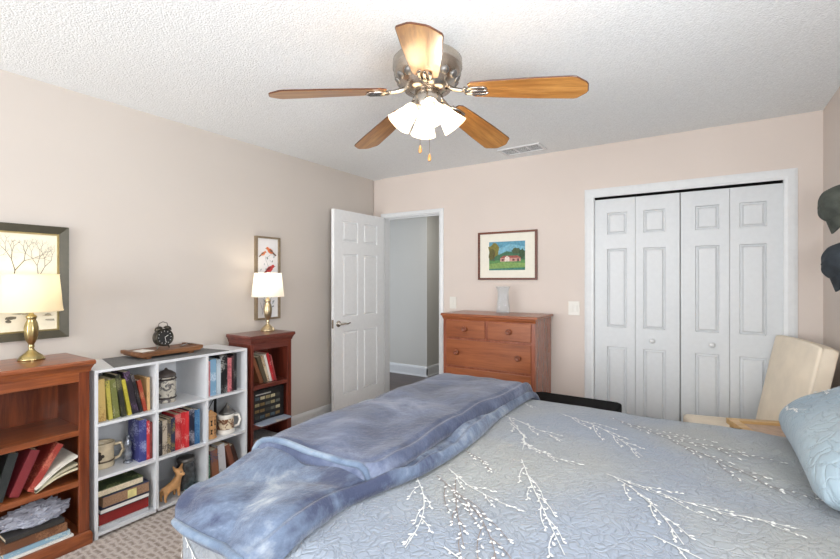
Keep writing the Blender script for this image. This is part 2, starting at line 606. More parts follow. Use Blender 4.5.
def leaf(wd, th, ht, cols, rows):
    """door leaf in x 0..wd, y 0..th with raised panels moulded into both faces"""
    bm = bmesh.new()
    xs = sorted({0, wd} | {v for c in cols for v in c})
    zs = sorted({0, ht} | {v for c in rows for v in c})
    pan = []
    G = {}
    for y in (0, th):
        for i, x in enumerate(xs):
            for k, z in enumerate(zs):
                G[y, i, k] = bm.verts.new((x, y, z))
        for i in range(len(xs) - 1):
            for k in range(len(zs) - 1):
                f = bm.faces.new((G[y, i, k], G[y, i + 1, k], G[y, i + 1, k + 1], G[y, i, k + 1]))
                if y == 0: pass
                else: f.normal_flip()
                if (xs[i], xs[i + 1]) in cols and (zs[k], zs[k + 1]) in rows:
                    pan.append(f)
    nx, nz = len(xs), len(zs)
    for i in range(nx - 1):
        for k in (0, nz - 1):
            bm.faces.new((G[0, i, k], G[0, i + 1, k], G[th, i + 1, k], G[th, i, k]))
    for k in range(nz - 1):
        for i in (0, nx - 1):
            bm.faces.new((G[0, i, k], G[0, i, k + 1], G[th, i, k + 1], G[th, i, k]))
    bmesh.ops.recalc_face_normals(bm, faces=bm.faces)
    bmesh.ops.inset_individual(bm, faces=pan, thickness=0.007, depth=-0.012)
    bmesh.ops.inset_individual(bm, faces=pan, thickness=0.016, depth=0.004)
    bmesh.ops.inset_individual(bm, faces=pan, thickness=0.009, depth=0.008)
    return bm

# room door, standing open at a right angle; leaf runs along -Y
d = thing('door_1', None, None, (0.131, -0.022, 0.012), (0, 0, R(-90)), kind='structure')
rows = [(0.24, 0.84), (0.98, 1.585), (1.70, 1.90)]
obj('door_leaf', leaf(0.755, 0.035, 2.0, [(0.115, 0.335), (0.42, 0.64)], rows), plain('room_door_paint', (236, 238, 239), 0.4, var=0.01), d)
# handle on the face turned to the room (local +y = room side here)
for sgn, y in ((1, 0.035), (-1, 0.0)):
    hb = bmesh.new()
    mt = Matrix.Translation((0.70, y, 0.92)) @ Matrix.Rotation(R(-90 * sgn), 4, 'X')
    lathe(hb, [(0.03, 0), (0.03, 0.006), (0.024, 0.01), (0.011, 0.012), (0.011, 0.045)], 24, mt)
    yy = y + sgn * 0.047
    tube(hb, [(0.70, yy, 0.92), (0.66, yy + sgn * 0.006, 0.923), (0.62, yy + sgn * 0.003, 0.918), (0.585, yy, 0.925)], [0.011, 0.010, 0.008, 0.006], 10)
    obj('door_handle', hb, M['nickel'], d, smooth=True)
obj('latch_plate', box(0.7551, 0.757, 0.006, 0.029, 0.88, 0.96), M['nickel'], d)

# two pairs of bifold closet leaves
rows = [(0.26, 0.80), (0.955, 1.585), (1.70, 1.875)]
for n, (x0, kx) in enumerate(((2.309, 0.418), (2.913, 0.194))):
    d = thing('door_%d' % (n + 2), None, None, (x0, 0.018, 0.012), kind='structure')
    for k in (0, 1):
        lf = obj('door_leaf', leaf(0.2975, 0.03, 1.985, [(0.092, 0.238) if k == 0 else (0.055, 0.205)], rows), M['doorwhite'], d, loc=(k * 0.300, 0, 0))
    kb = lathe(bmesh.new(), [(0.008, 0), (0.008, 0.012), (0.016, 0.018), (0.0175, 0.026), (0.012, 0.033), (0.001, 0.036)], 20, Matrix.Translation((kx, 0, 0.868)) @ Matrix.Rotation(R(90), 4, 'X'))
    obj('knob', kb, M['white'], d, smooth=True)
b = box(CX0 + 0.004, CX1 - 0.004, 0.02, 0.05, 2.003, DT)
struct('trim_5', b, M['blackvinyl'])
for x in (2.32, 2.87, 2.95, 3.49):
    pass

# ------------------------------------------------------------------ ceiling vent
v = thing('ceiling_vent', 'white slotted air vent set in the ceiling behind the fan', 'vent', (1.78, -0.225, H), R(-2))
obj('vent_frame', ring_frame(bmesh.new(), -0.18, 0.18, -0.10, 0.10, 0.022, -0.001, -0.008, 'z'), M['white'], v)
vb = bmesh.new()
for k in range(16):
    y = -0.072 + k * 0.0096
    bx(vb, -0.158, 0.158, y, y + 0.0026, -0.0026, -0.0016, None)
for x in (-0.056, 0.05):
    bx(vb, x, x + 0.016, -0.078, 0.078, -0.0045, -0.0015)
obj('louvers', vb, M['white'], v)
obj('duct_shade_sheet', box(-0.158, 0.158, -0.078, 0.078, -0.0012, -0.0004), plain('duct_shade', (34, 36, 36), 0.8), v)  # thin dark sheet, its colour stands for the shade inside the duct

# ------------------------------------------------------------------ ceiling fan
FX, FY, FZ = 2.02, -2.11, 2.151
fan = thing('ceiling_fan', 'brushed nickel ceiling fan with five oak blades and a four-light kit', 'ceiling fan', (FX, FY, 0.049))
fan.scale = (1.06, 1.06, 1.0)
HC = H - 0.049
obj('canopy', lathe(bmesh.new(), [(0.058, HC), (0.058, HC - 0.015), (0.045, HC - 0.035), (0.022, HC - 0.045), (0.014, HC - 0.05)], 32), M['nickel'], fan, smooth=True)
obj('downrod', lathe(bmesh.new(), [(0.012, HC - 0.045), (0.012, 2.29)], 16), M['nickel'], fan, smooth=True)
prof = [(0.02, 2.285), (0.10, 2.283), (0.135, 2.275), (0.146, 2.262), (0.147, 2.225), (0.142, 2.218), (0.142, 2.20), (0.134, 2.192), (0.132, 2.178), (0.118, 2.168), (0.116, 2.155), (0.10, 2.145), (0.098, 2.132), (0.06, 2.122), (0.05, 2.118)]
prof = [(r_, z_ + 0.018) for r_, z_ in prof]
obj('motor_housing', lathe(bmesh.new(), prof, 48), M['nickel'], fan, smooth=True)
hb = bmesh.new()
for k in range(15):
    a = 2 * PI * k / 15
    mt = Matrix.Rotation(a, 4, 'Z') @ Matrix.Translation((0.125, 0, 2.190)) @ Matrix.Rotation(R(40), 4, 'Y')
    lathe(hb, [(0.001, 0.02), (0.016, 0.012), (0.02, 0), (0.016, -0.012), (0.001, -0.02)], 10, mt @ Matrix.Scale(0.45, 4, Vector((1, 0, 0))))
obj('vent_ornaments', hb, M['pewter'], fan, smooth=True)
obj('switch_housing', lathe(bmesh.new(), [(0.05, 2.14), (0.058, 2.125), (0.058, 2.07), (0.05, 2.055), (0.03, 2.045), (0.012, 2.03), (0.008, 2.01), (0.001, 2.005)], 32), M['nickel'], fan, smooth=True)

def blade_bm():
    bm = bmesh.new()
    out = [(0.185, 0.036), (0.20, 0.048), (0.30, 0.057), (0.45, 0.066), (0.59, 0.070), (0.602, 0.067), (0.636, 0.034), (0.642, 0.022)]
    poly = out + [(x, -y) for x, y in reversed(out)]
    prism(bm, poly, -0.003, 0.003)
    return bm
ph = 3.972
blade_me = None
for k in range(5):
    a = ph + k * 2 * PI / 5
    if blade_me is None:
        bl = obj('blade', blade_bm(), M['oak'], fan, bevel=0.001)
        ed = bmesh.new()
        out = [(0.186, 0.035), (0.20, 0.0475), (0.30, 0.0565), (0.45, 0.0655), (0.59, 0.0695), (0.602, 0.0665), (0.6355, 0.0335), (0.6415, 0.0215)]
        poly = out + [(x, -y) for x, y in reversed(out)]
        tube(ed, [(x, y, 0.0006) for x, y in poly], 0.0034, 6, closed=True)
        be = obj('blade_edge', ed, M['oak_edge'], bl)
        ib = bmesh.new()
        # blade iron: arm from the hub, three-slot plate under the blade
        tube(ib, [(0.075, 0, 0.018), (0.11, 0, 0.004), (0.15, 0, -0.004), (0.19, 0, -0.006)], [0.012, 0.010, 0.009, 0.009], 10)
        for dy in (-0.022, 0, 0.022):
            tube(ib, [(0.165, dy * 0.4, -0.007), (0.20, dy, -0.008), (0.245, dy * 1.0, -0.007), (0.262, dy * 0.7, -0.006)], [0.006, 0.0075, 0.0075, 0.003], 8)
        tube(ib, [(0.17, -0.02, -0.006), (0.166, 0, -0.006), (0.17, 0.02, -0.006)], 0.007, 8)
        ir = obj('blade_iron', ib, M['nickel'], fan, smooth=True)
        blade_me = bl
    else:
        bl2 = blade_me.copy(); C.objects.link(bl2); bl2.parent = fan
        be2 = be.copy(); C.objects.link(be2); be2.parent = bl2
        ir2 = ir.copy(); C.objects.link(ir2); ir2.parent = fan
    cb, ci = (blade_me, ir) if k == 0 else (bl2, ir2)
    for o_ in (cb, ci):
        o_.location = (0, 0, FZ)
        o_.rotation_euler = Matrix.Rotation(a, 4, 'Z').to_3x3().__matmul__(Matrix.Rotation(R(8.4), 3, 'Y') @ Matrix.Rotation(R(-11), 3, 'X')).to_euler()

# light kit: four arms, frosted fluted bells
def bell(seg=48):
    bm = bmesh.new()
    prof = [(0.020, 0.0), (0.026, -0.008), (0.031, -0.025), (0.036, -0.050), (0.043, -0.078), (0.050, -0.100), (0.055, -0.112)]
    rings = []
    for r, z in prof:
        q = max(0, (-z - 0.02) / 0.09)
        rings.append([bm.verts.new(((r * (1 + 0.05 * q * abs(math.cos(4.5 * 2 * PI * i / seg)))) * math.cos(2 * PI * i / seg), (r * (1 + 0.05 * q * abs(math.cos(4.5 * 2 * PI * i / seg)))) * math.sin(2 * PI * i / seg), z)) for i in range(seg)])
    for A, B in zip(rings, rings[1:]):
        for i in range(seg):
            j = (i + 1) % seg
            bm.faces.new((A[i], A[j], B[j], B[i]))
    return bm
for k in range(4):
    az = R(-57.1 + 8 + 90 * k)
    dirv = Vector((math.cos(az), math.sin(az), 0))
    ab = bmesh.new()
    p0 = dirv * 0.045 + Vector((0, 0, 2.095)); p1 = dirv * 0.05 + Vector((0, 0, 2.09)); p2 = dirv * 0.052 + Vector((0, 0, 2.074))
    tube(ab, [p0, (p0 + p1) / 2 + Vector((0, 0, 0.006)), p1, p2], 0.009, 10)
    mt = Matrix.Translation(dirv * 0.050 + Vector((0, 0, 2.078))) @ Matrix.Rotation(az, 4, 'Z') @ Matrix.Rotation(R(-40), 4, 'Y')
    lathe(ab, [(0.012, 0.02), (0.024, 0.008), (0.026, -0.006), (0.022, -0.014)], 20, mt)
    arm = obj('light_arm', ab, M['nickel'], fan, smooth=True)
    sb = bell()
    for v_ in sb.verts: v_.co = mt @ v_.co
    sh = obj('glass_shade', sb, M['frost'], arm, smooth=True)
    bb = lathe(bmesh.new(), [(0.001, -0.052), (0.010, -0.049), (0.014, -0.038), (0.012, -0.025), (0.009, -0.01), (0.001, -0.006)], 16, mt)
    obj('bulb', bb, M['bulb'], arm, smooth=True)
    l = bpy.data.lights.new('fan_bulb_light', 'POINT')
    l.energy = FAN_BULB; l.color = (1.0, 0.95, 0.88); l.shadow_soft_size = 0.02
    lo = bpy.data.objects.new('fan_bulb_light', l)
    lo.location = mt @ Vector((0, 0, -0.075)); lo.parent = fan
    C.objects.link(lo)
# pull chains
for (dx, dy, z1) in ((-0.02, -0.026, 1.865), (0.01, 0.0, 1.83)):
    cb = bmesh.new()
    tube(cb, [(dx, dy, 2.05), (dx, dy, z1 + 0.03)], 0.0012, 6)
    ch = obj('pull_chain', cb, M['nickel'], fan)
    kb = lathe(bmesh.new(), [(0.002, 0.034), (0.004, 0.03), (0.0075, 0.012), (0.0075, 0.006), (0.004, 0), (0.001, 0)], 14, Matrix.Translation((dx, dy, z1)))
    obj('chain_pull', kb, M['oak'], ch, smooth=True)

# ------------------------------------------------------------------ bookcases
def bookcase(name, label, y0, y1, zt, m, mh, shelves, xb=0.06, xf=0.42, stile=0.045, stile0=None):
    stile0 = stile0 or stile
    t = thing(name, label, 'bookcase', (0, (y0 + y1) / 2, 0))
    a, c = y0 - (y0 + y1) / 2, y1 - (y0 + y1) / 2
    obj('side_panel', box(xb, xf - 0.018, a, a + 0.02, 0, zt - 0.04), m, t)
    obj('side_panel', box(xb, xf - 0.018, c - 0.02, c, 0, zt - 0.04), m, t)
    obj('back_panel', box(xb, xb + 0.008, a + 0.02, c - 0.02, 0.02, zt - 0.04), m, t)
    obj('front_stile', box(xf - 0.018, xf, a, a + stile0, 0.069, zt - 0.04), m, t, bevel=0.002)
    obj('front_stile', box(xf - 0.018, xf, c - stile, c, 0.069, zt - 0.04), m, t, bevel=0.002)
    obj('top_rail', box(xf - 0.018, xf + 0.002, a + stile0, c - stile, zt - 0.105, zt - 0.04), mh, t, bevel=0.002)
    b = bmesh.new()
    prof = [(0.0, zt - 0.06), (0.004, zt - 0.055), (0.007, zt - 0.042), (0.015, zt - 0.026), (0.021, zt - 0.02), (0.021, zt - 0.008), (0.018, zt)]
    # crown moulding swept round front and both sides
    rows_ = []
    for st in range(4):
        rw = []
        for o_, z in prof:
            X = xb if st in (0, 3) else xf + o_
            Y = (a - o_) if st in (0, 1) else (c + o_)
            rw.append(b.verts.new((X, Y, z)))
        rows_.append(rw)
    for A, B in zip(rows_, rows_[1:]):
        for i in range(len(prof) - 1):
            b.faces.new((A[i], A[i + 1], B[i + 1], B[i]))
    b.faces.new([r_[-1] for r_ in rows_]); b.faces.new([r_[0] for r_ in rows_])
    b.faces.new(rows_[0] + list(reversed(rows_[3])))
    obj('top', b, mh, t)
    for z in shelves:
        obj('shelf', box(xb + 0.008, xf - 0.004, a + 0.02, c - 0.02, z - 0.028, z), mh, t, bevel=0.002)
    b = bmesh.new()
    prof = [(0, 0), (0.010, 0), (0.010, 0.05), (0.006, 0.062), (0, 0.068)]
    rows_ = []
    for st in range(4):
        rows_.append([b.verts.new((xb if st in (0, 3) else xf + o_, (a - o_) if st in (0, 1) else (c + o_), z)) for o_, z in prof])
    for A, B in zip(rows_, rows_[1:]):
        for i in range(len(prof) - 1):
            b.faces.new((A[i], A[i + 1], B[i + 1], B[i]))
    b.faces.new([r_[-1] for r_ in rows_]); b.faces.new([r_[0] for r_ in rows_])
    b.faces.new(rows_[0] + list(reversed(rows_[3])))
    obj('plinth', b, mh, t)
    return t

LY0, LY1 = -3.56, -2.813
bookcase('bookcase', 'large cherry wood bookcase at the left edge, carrying a brass lamp', LY0, LY1, 0.94, M['cherry'], M['cherry_h'], [0.59, 0.335])
RY0, RY1 = -1.855, -1.502
bookcase('bookcase', 'narrow red cherry bookcase at the right end of the white cube shelf', RY0, RY1, 0.955, M['cherry_dk'], M['cherry_dkh'], [0.60, 0.32], xb=0.16, stile=0.036, stile0=0.020)

# white nine-cube unit
UY0, UY1, UX0, UX1, UT = -2.79, -1.888, 0.06, 0.42, 0.878
u = thing('cube_shelf', 'white nine-cube storage shelf between the two cherry bookcases', 'shelf', (0, 0, 0))
P = 0.015
cols = [UY0, UY0 + 0.302, UY0 + 0.606, UY1 - P]
for i, y in enumerate(cols):
    obj('side_panel' if i in (0, 3) else 'divider', box(UX0, UX1, y, y + P, 0.0 if i in (0, 3) else 0.03, UT - P), M['lam'], u)
obj('top_panel', box(UX0, UX1, UY0, UY1, UT - P, UT), M['lam'], u, bevel=0.001)
SH = [0.03, 0.318, 0.598]
for z in SH:
    for i in range(3):
        obj('shelf', box(UX0 + 0.006, UX1, cols[i] + P, cols[i + 1], z - P, z), M['lam'], u)
obj('back_panel', box(UX0, UX0 + 0.005, UY0 + P, UY1 - P, 0.03, UT - P), M['lam'], u)
CUBE = [(cols[i] + P, cols[i + 1]) for i in range(3)]

# grey runner on the cube shelf
rb = bmesh.new()
prism(rb, [(0.07, -2.62), (0.415, -2.70), (0.415, -2.02), (0.07, -2.08)], UT, UT + 0.002)
tag(obj('shelf_runner', rb, M['greycloth']), 'dark grey cloth runner lying on top of the white cube shelf', 'runner')

# ------------------------------------------------------------------ books
def book(label, loc, th, h, d, base, ink, lean=0, group=None, hard=True, pages=None, flat=None):
    """upright: spine faces +X (the room). th along Y, h up, d back from the front.
       flat='s' lies with its spine towards the room, flat='p' with the page block towards it"""
    t = thing('book', label, 'book', loc, (lean, 0, 0), group)
    b = bmesh.new()
    c = 0.003 if hard else 0.0012
    e = 0.003 if hard else 0.0
    if flat is None:
        bx(b, -d, 0, 0, c, 0, h); bx(b, -d, 0, th - c, th, 0, h); bx(b, -c, 0, c, th - c, 0, h)
        cover = obj('cover', b, bookmat(base, ink), t, bevel=0.0008)
        obj('pages', box(-d + e, -c, c, th - c, e, h - e), pages or M['pages'], t)
    elif flat == 's':
        bx(b, -d, 0, 0, h, 0, c); bx(b, -d, 0, 0, h, th - c, th); bx(b, -c, 0, 0, h, c, th - c)
        obj('cover', b, bookmat(base, ink, 'Y'), t, bevel=0.0008)
        obj('pages', box(-d + e, -c, e, h - e, c, th - c), pages or M['pages'], t)
    else:
        bx(b, -d, 0, 0, h, 0, c); bx(b, -d, 0, 0, h, th - c, th); bx(b, -d, -d + c, 0, h, c, th - c)
        obj('cover', b, bookmat(base, ink, 'Y'), t, bevel=0.0008)
        obj('pages', box(-d + c, -e, e, h - e, c, th - c), pages or M['pages'], t)
    return t

def row(y, z, specs, group, x=0.395):
    pa, ph_ = None, 0
    for (label, th, h, d, base, ink, lean) in specs:
        a = R(lean)
        if pa is not None:       # lean against the neighbour without cutting into it
            y += max(0.0, min(ph_, h * math.cos(a)) * (math.tan(a) - math.tan(pa)))
        pa, ph_ = a, th * math.sin(a) + h * math.cos(a)
        book(label, (x - random.uniform(0, 0.01), y + (0 if a >= 0 else 0), z + 0.0005 + (max(0.0, -th * math.sin(a)) if a < 0 else 0)), th, h, d, base, ink, a, group)
        y += th / math.cos(a) + 0.0012
    return y
random.seed(4)
BK, WT = (28, 28, 30), (225, 222, 210)
# cube row 1, column 1
row(CUBE[0][0] + 0.012, SH[2], [
    ('thick tan paperback, leftmost book in the top left cube of the white shelf', 0.036, 0.225, 0.16, (196, 170, 104), (150, 110, 60), 2),
], 'books in the top left cube')
row(CUBE[0][0] + 0.060, SH[2], [
    ('yellow book with a black foot, second in the top left cube', 0.020, 0.215, 0.15, (184, 174, 80), (70, 72, 50), 5),
    ('olive and black book with large white figures, third in the top left cube', 0.029, 0.215, 0.16, (112, 116, 62), (224, 220, 200), 6),
    ('black book with olive lettering, between two yellow-green spines in the top left cube', 0.024, 0.235, 0.16, (44, 46, 38), (150, 148, 96), 8),
    ('bright yellow spine leaning in the middle of the top left cube', 0.018, 0.205, 0.15, (190, 178, 66), (160, 150, 50), 10),
    ('tall black book with violet lettering right of the bright yellow spine', 0.030, 0.245, 0.16, (42, 36, 44), (156, 120, 168), 11),
    ('slim black book with grey lettering leaning on the violet-lettered one', 0.017, 0.225, 0.16, (36, 34, 36), (150, 140, 140), 13),
    ('red-brown book leaning left of the tan one in the top left cube', 0.020, 0.185, 0.15, (150, 62, 44), (200, 150, 110), 11),
], 'books in the top left cube')
row(CUBE[0][1] - 0.031, SH[2], [
    ('slim tan book, rightmost in the top left cube of the white shelf', 0.016, 0.19, 0.15, (196, 160, 110), (150, 110, 70), 1),
], 'books in the top left cube')
# cube row 1, column 3
row(CUBE[2][0] + 0.004, SH[2], [
    ('slim pink book at the left end of the top right cube', 0.024, 0.225, 0.16, (196, 118, 118), (230, 190, 190), 0),
    ('light blue book beside the pink one in the top right cube', 0.042, 0.235, 0.16, (128, 168, 198), (220, 232, 240), 0),
    ('pale grey-blue book in the top right cube', 0.030, 0.228, 0.16, (188, 202, 212), (150, 160, 170), 0),
    ('wide black book with white zigzag pattern in the top right cube', 0.046, 0.25, 0.17, (26, 26, 28), (226, 226, 222), 0),
    ('pink spine between two black books in the top right cube', 0.029, 0.225, 0.16, (204, 120, 124), (120, 60, 70), 0),
    ('dark maroon book just right of the pink spine in the top right cube', 0.016, 0.235, 0.16, (60, 34, 38), (120, 90, 90), 0),
    ('black book with grey lettering, last on the right in the top right cube', 0.026, 0.25, 0.17, (34, 34, 36), (140, 140, 136), 0),
], 'books in the top right cube')
# cube row 2, column 1
row(CUBE[0][0] + 0.213, SH[1], [
    ('thick blue-violet book beside the glass figurine, with pale lettering', 0.039, 0.235, 0.13, (60, 64, 124), (178, 186, 214), 0),
    ('bright red book right of the thick blue-violet one', 0.016, 0.222, 0.13, (190, 54, 58), (236, 200, 196), 0),
    ('dark red book against the divider in the middle left cube', 0.013, 0.21, 0.13, (104, 34, 34), (150, 80, 70), 0),
], 'books in the middle left cube')
# cube row 2, column 2
row(CUBE[1][0] + 0.004, SH[1], [
    ('black book at the left end of the centre cube', 0.030, 0.20, 0.16, (46, 44, 46), (160, 156, 150), 0),
    ('beige book with dark lettering, second in the centre cube', 0.028, 0.20, 0.16, (190, 178, 160), (80, 70, 62), 0),
    ('grey-black book left of the reds in the centre cube', 0.022, 0.205, 0.16, (80, 74, 72), (190, 170, 120), 0),
    ('navy book with a yellow band left of the reds in the centre cube', 0.024, 0.20, 0.15, (38, 48, 74), (196, 170, 80), 0),
    ('first red book of the red run in the centre cube', 0.034, 0.215, 0.16, (178, 36, 42), (220, 160, 150), 0),
    ('second red book of the red run, with pale lettering, in the centre cube', 0.022, 0.22, 0.16, (190, 44, 50), (236, 210, 200), 0),
    ('third red book of the red run, brightest and slim, in the centre cube', 0.022, 0.218, 0.16, (200, 50, 54), (236, 190, 180), 0),
    ('navy black book with white marks right of the reds in the centre cube', 0.036, 0.225, 0.16, (32, 36, 56), (190, 190, 200), 0),
    ('teal blue book at the right end of the centre cube', 0.034, 0.215, 0.15, (48, 96, 140), (96, 140, 176), 0),
], 'books in the centre cube')
# row 3, column 1: lying books
y0 = CUBE[0][0] + 0.012
for (lab, th, h, d, base, ink, fl, dy, xx) in [
    ('pale grey flat box file at the bottom of the stack in the lower left cube', 0.020, 0.245, 0.30, (198, 200, 204), (170, 172, 178), 's', 0.0, 0.400),
    ('thick dark red book lying in the lower left cube', 0.058, 0.245, 0.26, (140, 34, 34), (128, 30, 30), 's', 0.004, 0.39),
    ('thin dark binder with white page edge lying on the dark red book', 0.026, 0.245, 0.27, (36, 42, 54), (60, 66, 80), 'p', 0.006, 0.40),
    ('thick navy book with a yellow note on its page edge, in the lower left cube', 0.060, 0.235, 0.24, (40, 46, 76), (66, 70, 100), 'p', 0.018, 0.395),
    ('green patterned book lying on top of the stack in the lower left cube', 0.036, 0.225, 0.22, (70, 84, 56), (150, 160, 110), 'p', 0.0, 0.385)]:
    z_ = globals().get('zs', SH[0] + 0.001)
    pg = M['whitepaper'] if 'binder' in lab else (plain('tan_page_edge', (150, 118, 92), 0.7, var=0.12, scale=200) if 'thick navy' in lab else None)
    bk = book(lab, (xx, y0 + dy, z_), th, h, d, base, ink, 0, 'books lying in the lower left cube', flat=fl, pages=pg)
    if 'thick navy' in lab:
        obj('yellow_note', box(0.0005, 0.0015, 0.12, 0.165, 0.006, 0.05, Matrix.Rotation(R(0), 4, 'X')), plain('yellow_paper', (214, 204, 140), 0.8), bk)
    zs = z_ + th + 0.0008
# row 3, column 3
row(CUBE[2][0] + 0.006, SH[0], [
    ('green edged book at the left of the lower right cube', 0.020, 0.19, 0.20, (52, 110, 80), (190, 220, 200), 0),
    ('book with a brown and blue picture spine in the lower right cube', 0.05, 0.215, 0.20, (150, 100, 76), (60, 84, 130), 4),
    ('black and white picture book in the lower right cube', 0.05, 0.235, 0.20, (206, 208, 212), (40, 40, 44), 5),
    ('brown book leaning right of the black and white one in the lower right cube', 0.032, 0.225, 0.18, (126, 76, 58), (90, 50, 40), 16),
    ('dark brown book, last on the right in the lower right cube', 0.03, 0.21, 0.18, (64, 40, 34), (110, 80, 66), 18),
], 'books in the lower right cube', x=0.40)
# row 3 column 2: dark red book behind the dog
row(CUBE[1][0] + 0.004, SH[0], [('large dark red book standing behind the dog figurine', 0.05, 0.24, 0.15, (92, 22, 24), (84, 20, 22), 0)], 'books in the lower middle cube', x=0.22)

# left bookcase, middle shelf: leaning the other way
yy = -3.30
for (lab, th, h, d, base, ink, lean, yb) in [
    ('slim brown book at the left edge of the photo, leaning on the cherry shelf', 0.022, 0.20, 0.17, (110, 66, 40), (160, 110, 70), -13, -3.215),
    ('black-green cloth book leaning on the middle shelf of the large cherry bookcase', 0.036, 0.215, 0.17, (38, 42, 42), (48, 52, 52), -15, -3.172),
    ('plain dark red cloth book leaning on the middle shelf of the large cherry bookcase', 0.036, 0.21, 0.17, (122, 42, 48), (112, 38, 44), -22, -3.115),
    ('red marbled book leaning furthest over beside the magazines', 0.028, 0.225, 0.17, (146, 52, 44), (196, 120, 96), -31, -3.050)]:
    a = R(lean)
    book(lab, (0.385, yb, 0.3355 + th * math.sin(-a)), th, h, d, base, ink, a, 'books leaning on the middle shelf of the large bookcase')
mg = thing('magazine_pile', 'white magazines slumped against the right side of the large cherry bookcase', 'magazines', (0.41, -3.025, 0.337))
for k, (ang, c_) in enumerate(((20, (204, 196, 166)), (26, (176, 170, 146)), (36, (216, 212, 200)))):
    mb = bmesh.new()
    pts = []
    for i in range(9):
        q = i / 8
        yy_ = q * 0.165; zz_ = math.tan(R(ang)) * yy_ * (1 - 0.1 * q) + 0.004 * k + 0.012 * math.sin(q * PI)
        pts.append((yy_, zz_))
    top = [(a_, b_ + 0.010) for a_, b_ in reversed(pts)]
    prism(mb, pts + top, -0.20, 0.0, Matrix(((0, 0, 1, 0), (1, 0, 0, 0), (0, 1, 0, 0), (0, 0, 0, 1))))
    obj('magazine', mb, plain('magazine_paper', c_, 0.5, var=0.05), mg)
# bottom shelf of the left bookcase
bs = 0.069
book('wide white folder sticking out under the stack in the large cherry bookcase', (0.418, -3.19, bs), 0.010, 0.31, 0.28, (222, 220, 214), (200, 198, 192), 0, 'stack on the bottom shelf', flat='s', hard=False)
book('pale blue book with flowers on its edge under the brown leather one', (0.405, -3.14, bs + 0.011), 0.022, 0.25, 0.22, (130, 160, 180), (196, 206, 200), 0, 'stack on the bottom shelf', flat='s')
book('old brown marbled leather book in the bottom stack of the large bookcase', (0.400, -3.15, bs + 0.034), 0.040, 0.25, 0.2, (104, 66, 44), (150, 110, 78), 0, 'stack on the bottom shelf', flat='s')
book('charcoal book lying just under the plastic bag', (0.395, -3.13, bs + 0.075), 0.022, 0.22, 0.2, (52, 50, 48), (62, 60, 58), 0, 'stack on the bottom shelf', flat='s')
bagm = NT('clear_plastic_film')
bagm.p.inputs['Base Color'].default_value = srgb((196, 200, 214)); bagm.p.inputs['Roughness'].default_value = 0.12
bagm.p.inputs['Alpha'].default_value = 0.72
def bag(u_, v_):
    a, e = u_ * 2 * PI, (v_ - 0.5) * PI
    d_ = Vector((math.cos(e) * math.cos(a), math.cos(e) * math.sin(a), math.sin(e)))
    n_ = noise.noise(d_ * 2.5) * 0.28 + noise.noise(d_ * 7) * 0.16 + abs(noise.noise(d_ * 14)) * 0.12
    return (Vector((d_.x * 0.085, d_.y * 0.13, max(-0.0, d_.z * 0.045 + 0.02))) * (1 + n_) , (u_, v_))
tag(obj('plastic_bag', grid_mesh(60, 36, bag), bagm.m, loc=(0.29, -3.0, bs + 0.100)), 'crumpled clear plastic bag on the book stack in the large cherry bookcase', 'plastic bag')

# right bookcase contents
row(RY0 + 0.103, 0.60, [
    ('brown book leaning furthest left on the top shelf of the narrow bookcase', 0.028, 0.205, 0.15, (126, 78, 52), (110, 66, 44), 22),
    ('olive grey book second on the top shelf of the narrow bookcase', 0.030, 0.205, 0.15, (86, 76, 60), (76, 66, 52), 19),
    ('cream book with brown edge on the top shelf of the narrow bookcase', 0.018, 0.205, 0.15, (206, 190, 160), (150, 110, 80), 17),
    ('white book with faint lettering on the top shelf of the narrow bookcase', 0.018, 0.21, 0.15, (222, 216, 206), (170, 160, 150), 16),
    ('red book with white lettering on the top shelf of the narrow bookcase', 0.024, 0.215, 0.15, (176, 40, 46), (230, 200, 196), 15),
    ('maroon book, last on the right on the top shelf of the narrow bookcase', 0.014, 0.20, 0.15, (140, 60, 60), (210, 180, 170), 14),
], 'books on the top shelf of the narrow bookcase', x=0.39)
gb = thing('boxed_set', 'black box printed with small pictures standing on the narrow bookcase', 'box', (0.385, RY0 + 0.028, 0.3205), (0, 0, 0))
obj('box', box(-0.10, 0, 0, 0.282, 0, 0.235), plain('glossy_black_card', (24, 26, 28), 0.35), gb, bevel=0.002)
items = []
rd = random.Random(5)
for r_ in range(4):
    for c_ in range(5):
        y_ = 0.025 + c_ * 0.045; z_ = 0.03 + r_ * 0.045
        items.append((rd.choice([(90, 92, 84), (140, 130, 96), (70, 84, 92), (168, 160, 130), (60, 60, 56), (112, 92, 60)]), [(y_, z_), (y_ + 0.038, z_), (y_ + 0.038, z_ + 0.022), (y_, z_ + 0.022)]))
items.append(((170, 170, 164), stroke((0.03, 0.205), (0.16, 0.205), 0.004)))
flatart('box_pictures', items, gb, 'x', 0.0006)
mb = bmesh.new()
prism(mb, [(0, 0), (0.27, 0), (0.27, 0.008), (0.13, 0.014), (0, 0.006)], -0.19, 0.0, Matrix(((0, 0, 1, 0), (1, 0, 0, 0), (0, 1, 0, 0), (0, 0, 0, 1))))
tag(obj('magazine', mb, bookmat((150, 160, 176), (222, 196, 150), 'Y'), loc=(0.47, RY0 + 0.045, 0.321)), 'magazine lying in front of the black box, overhanging the narrow bookcase', 'magazine')
for k in range(4):
    mb = box(-0.24, 0, 0, 0.27 - 0.012 * k, 0, 0.03)
    tag(obj('paper_stack', mb, plain('stacked_paper', ((96, 98, 104), (150, 152, 156), (70, 70, 74), (176, 176, 176))[k], 0.6, var=0.15, scale=150), loc=(0.40 - 0.006 * k, RY0 + 0.04, 0.07 + k * 0.031)),
        ['dark grey bundle at the bottom of the pile in the narrow bookcase', 'light grey bundle second from the bottom in the narrow bookcase', 'charcoal bundle third in the pile in the narrow bookcase', 'pale bundle on top of the pile in the narrow bookcase'][k], 'papers', 'papers on the lowest shelf of the narrow bookcase')

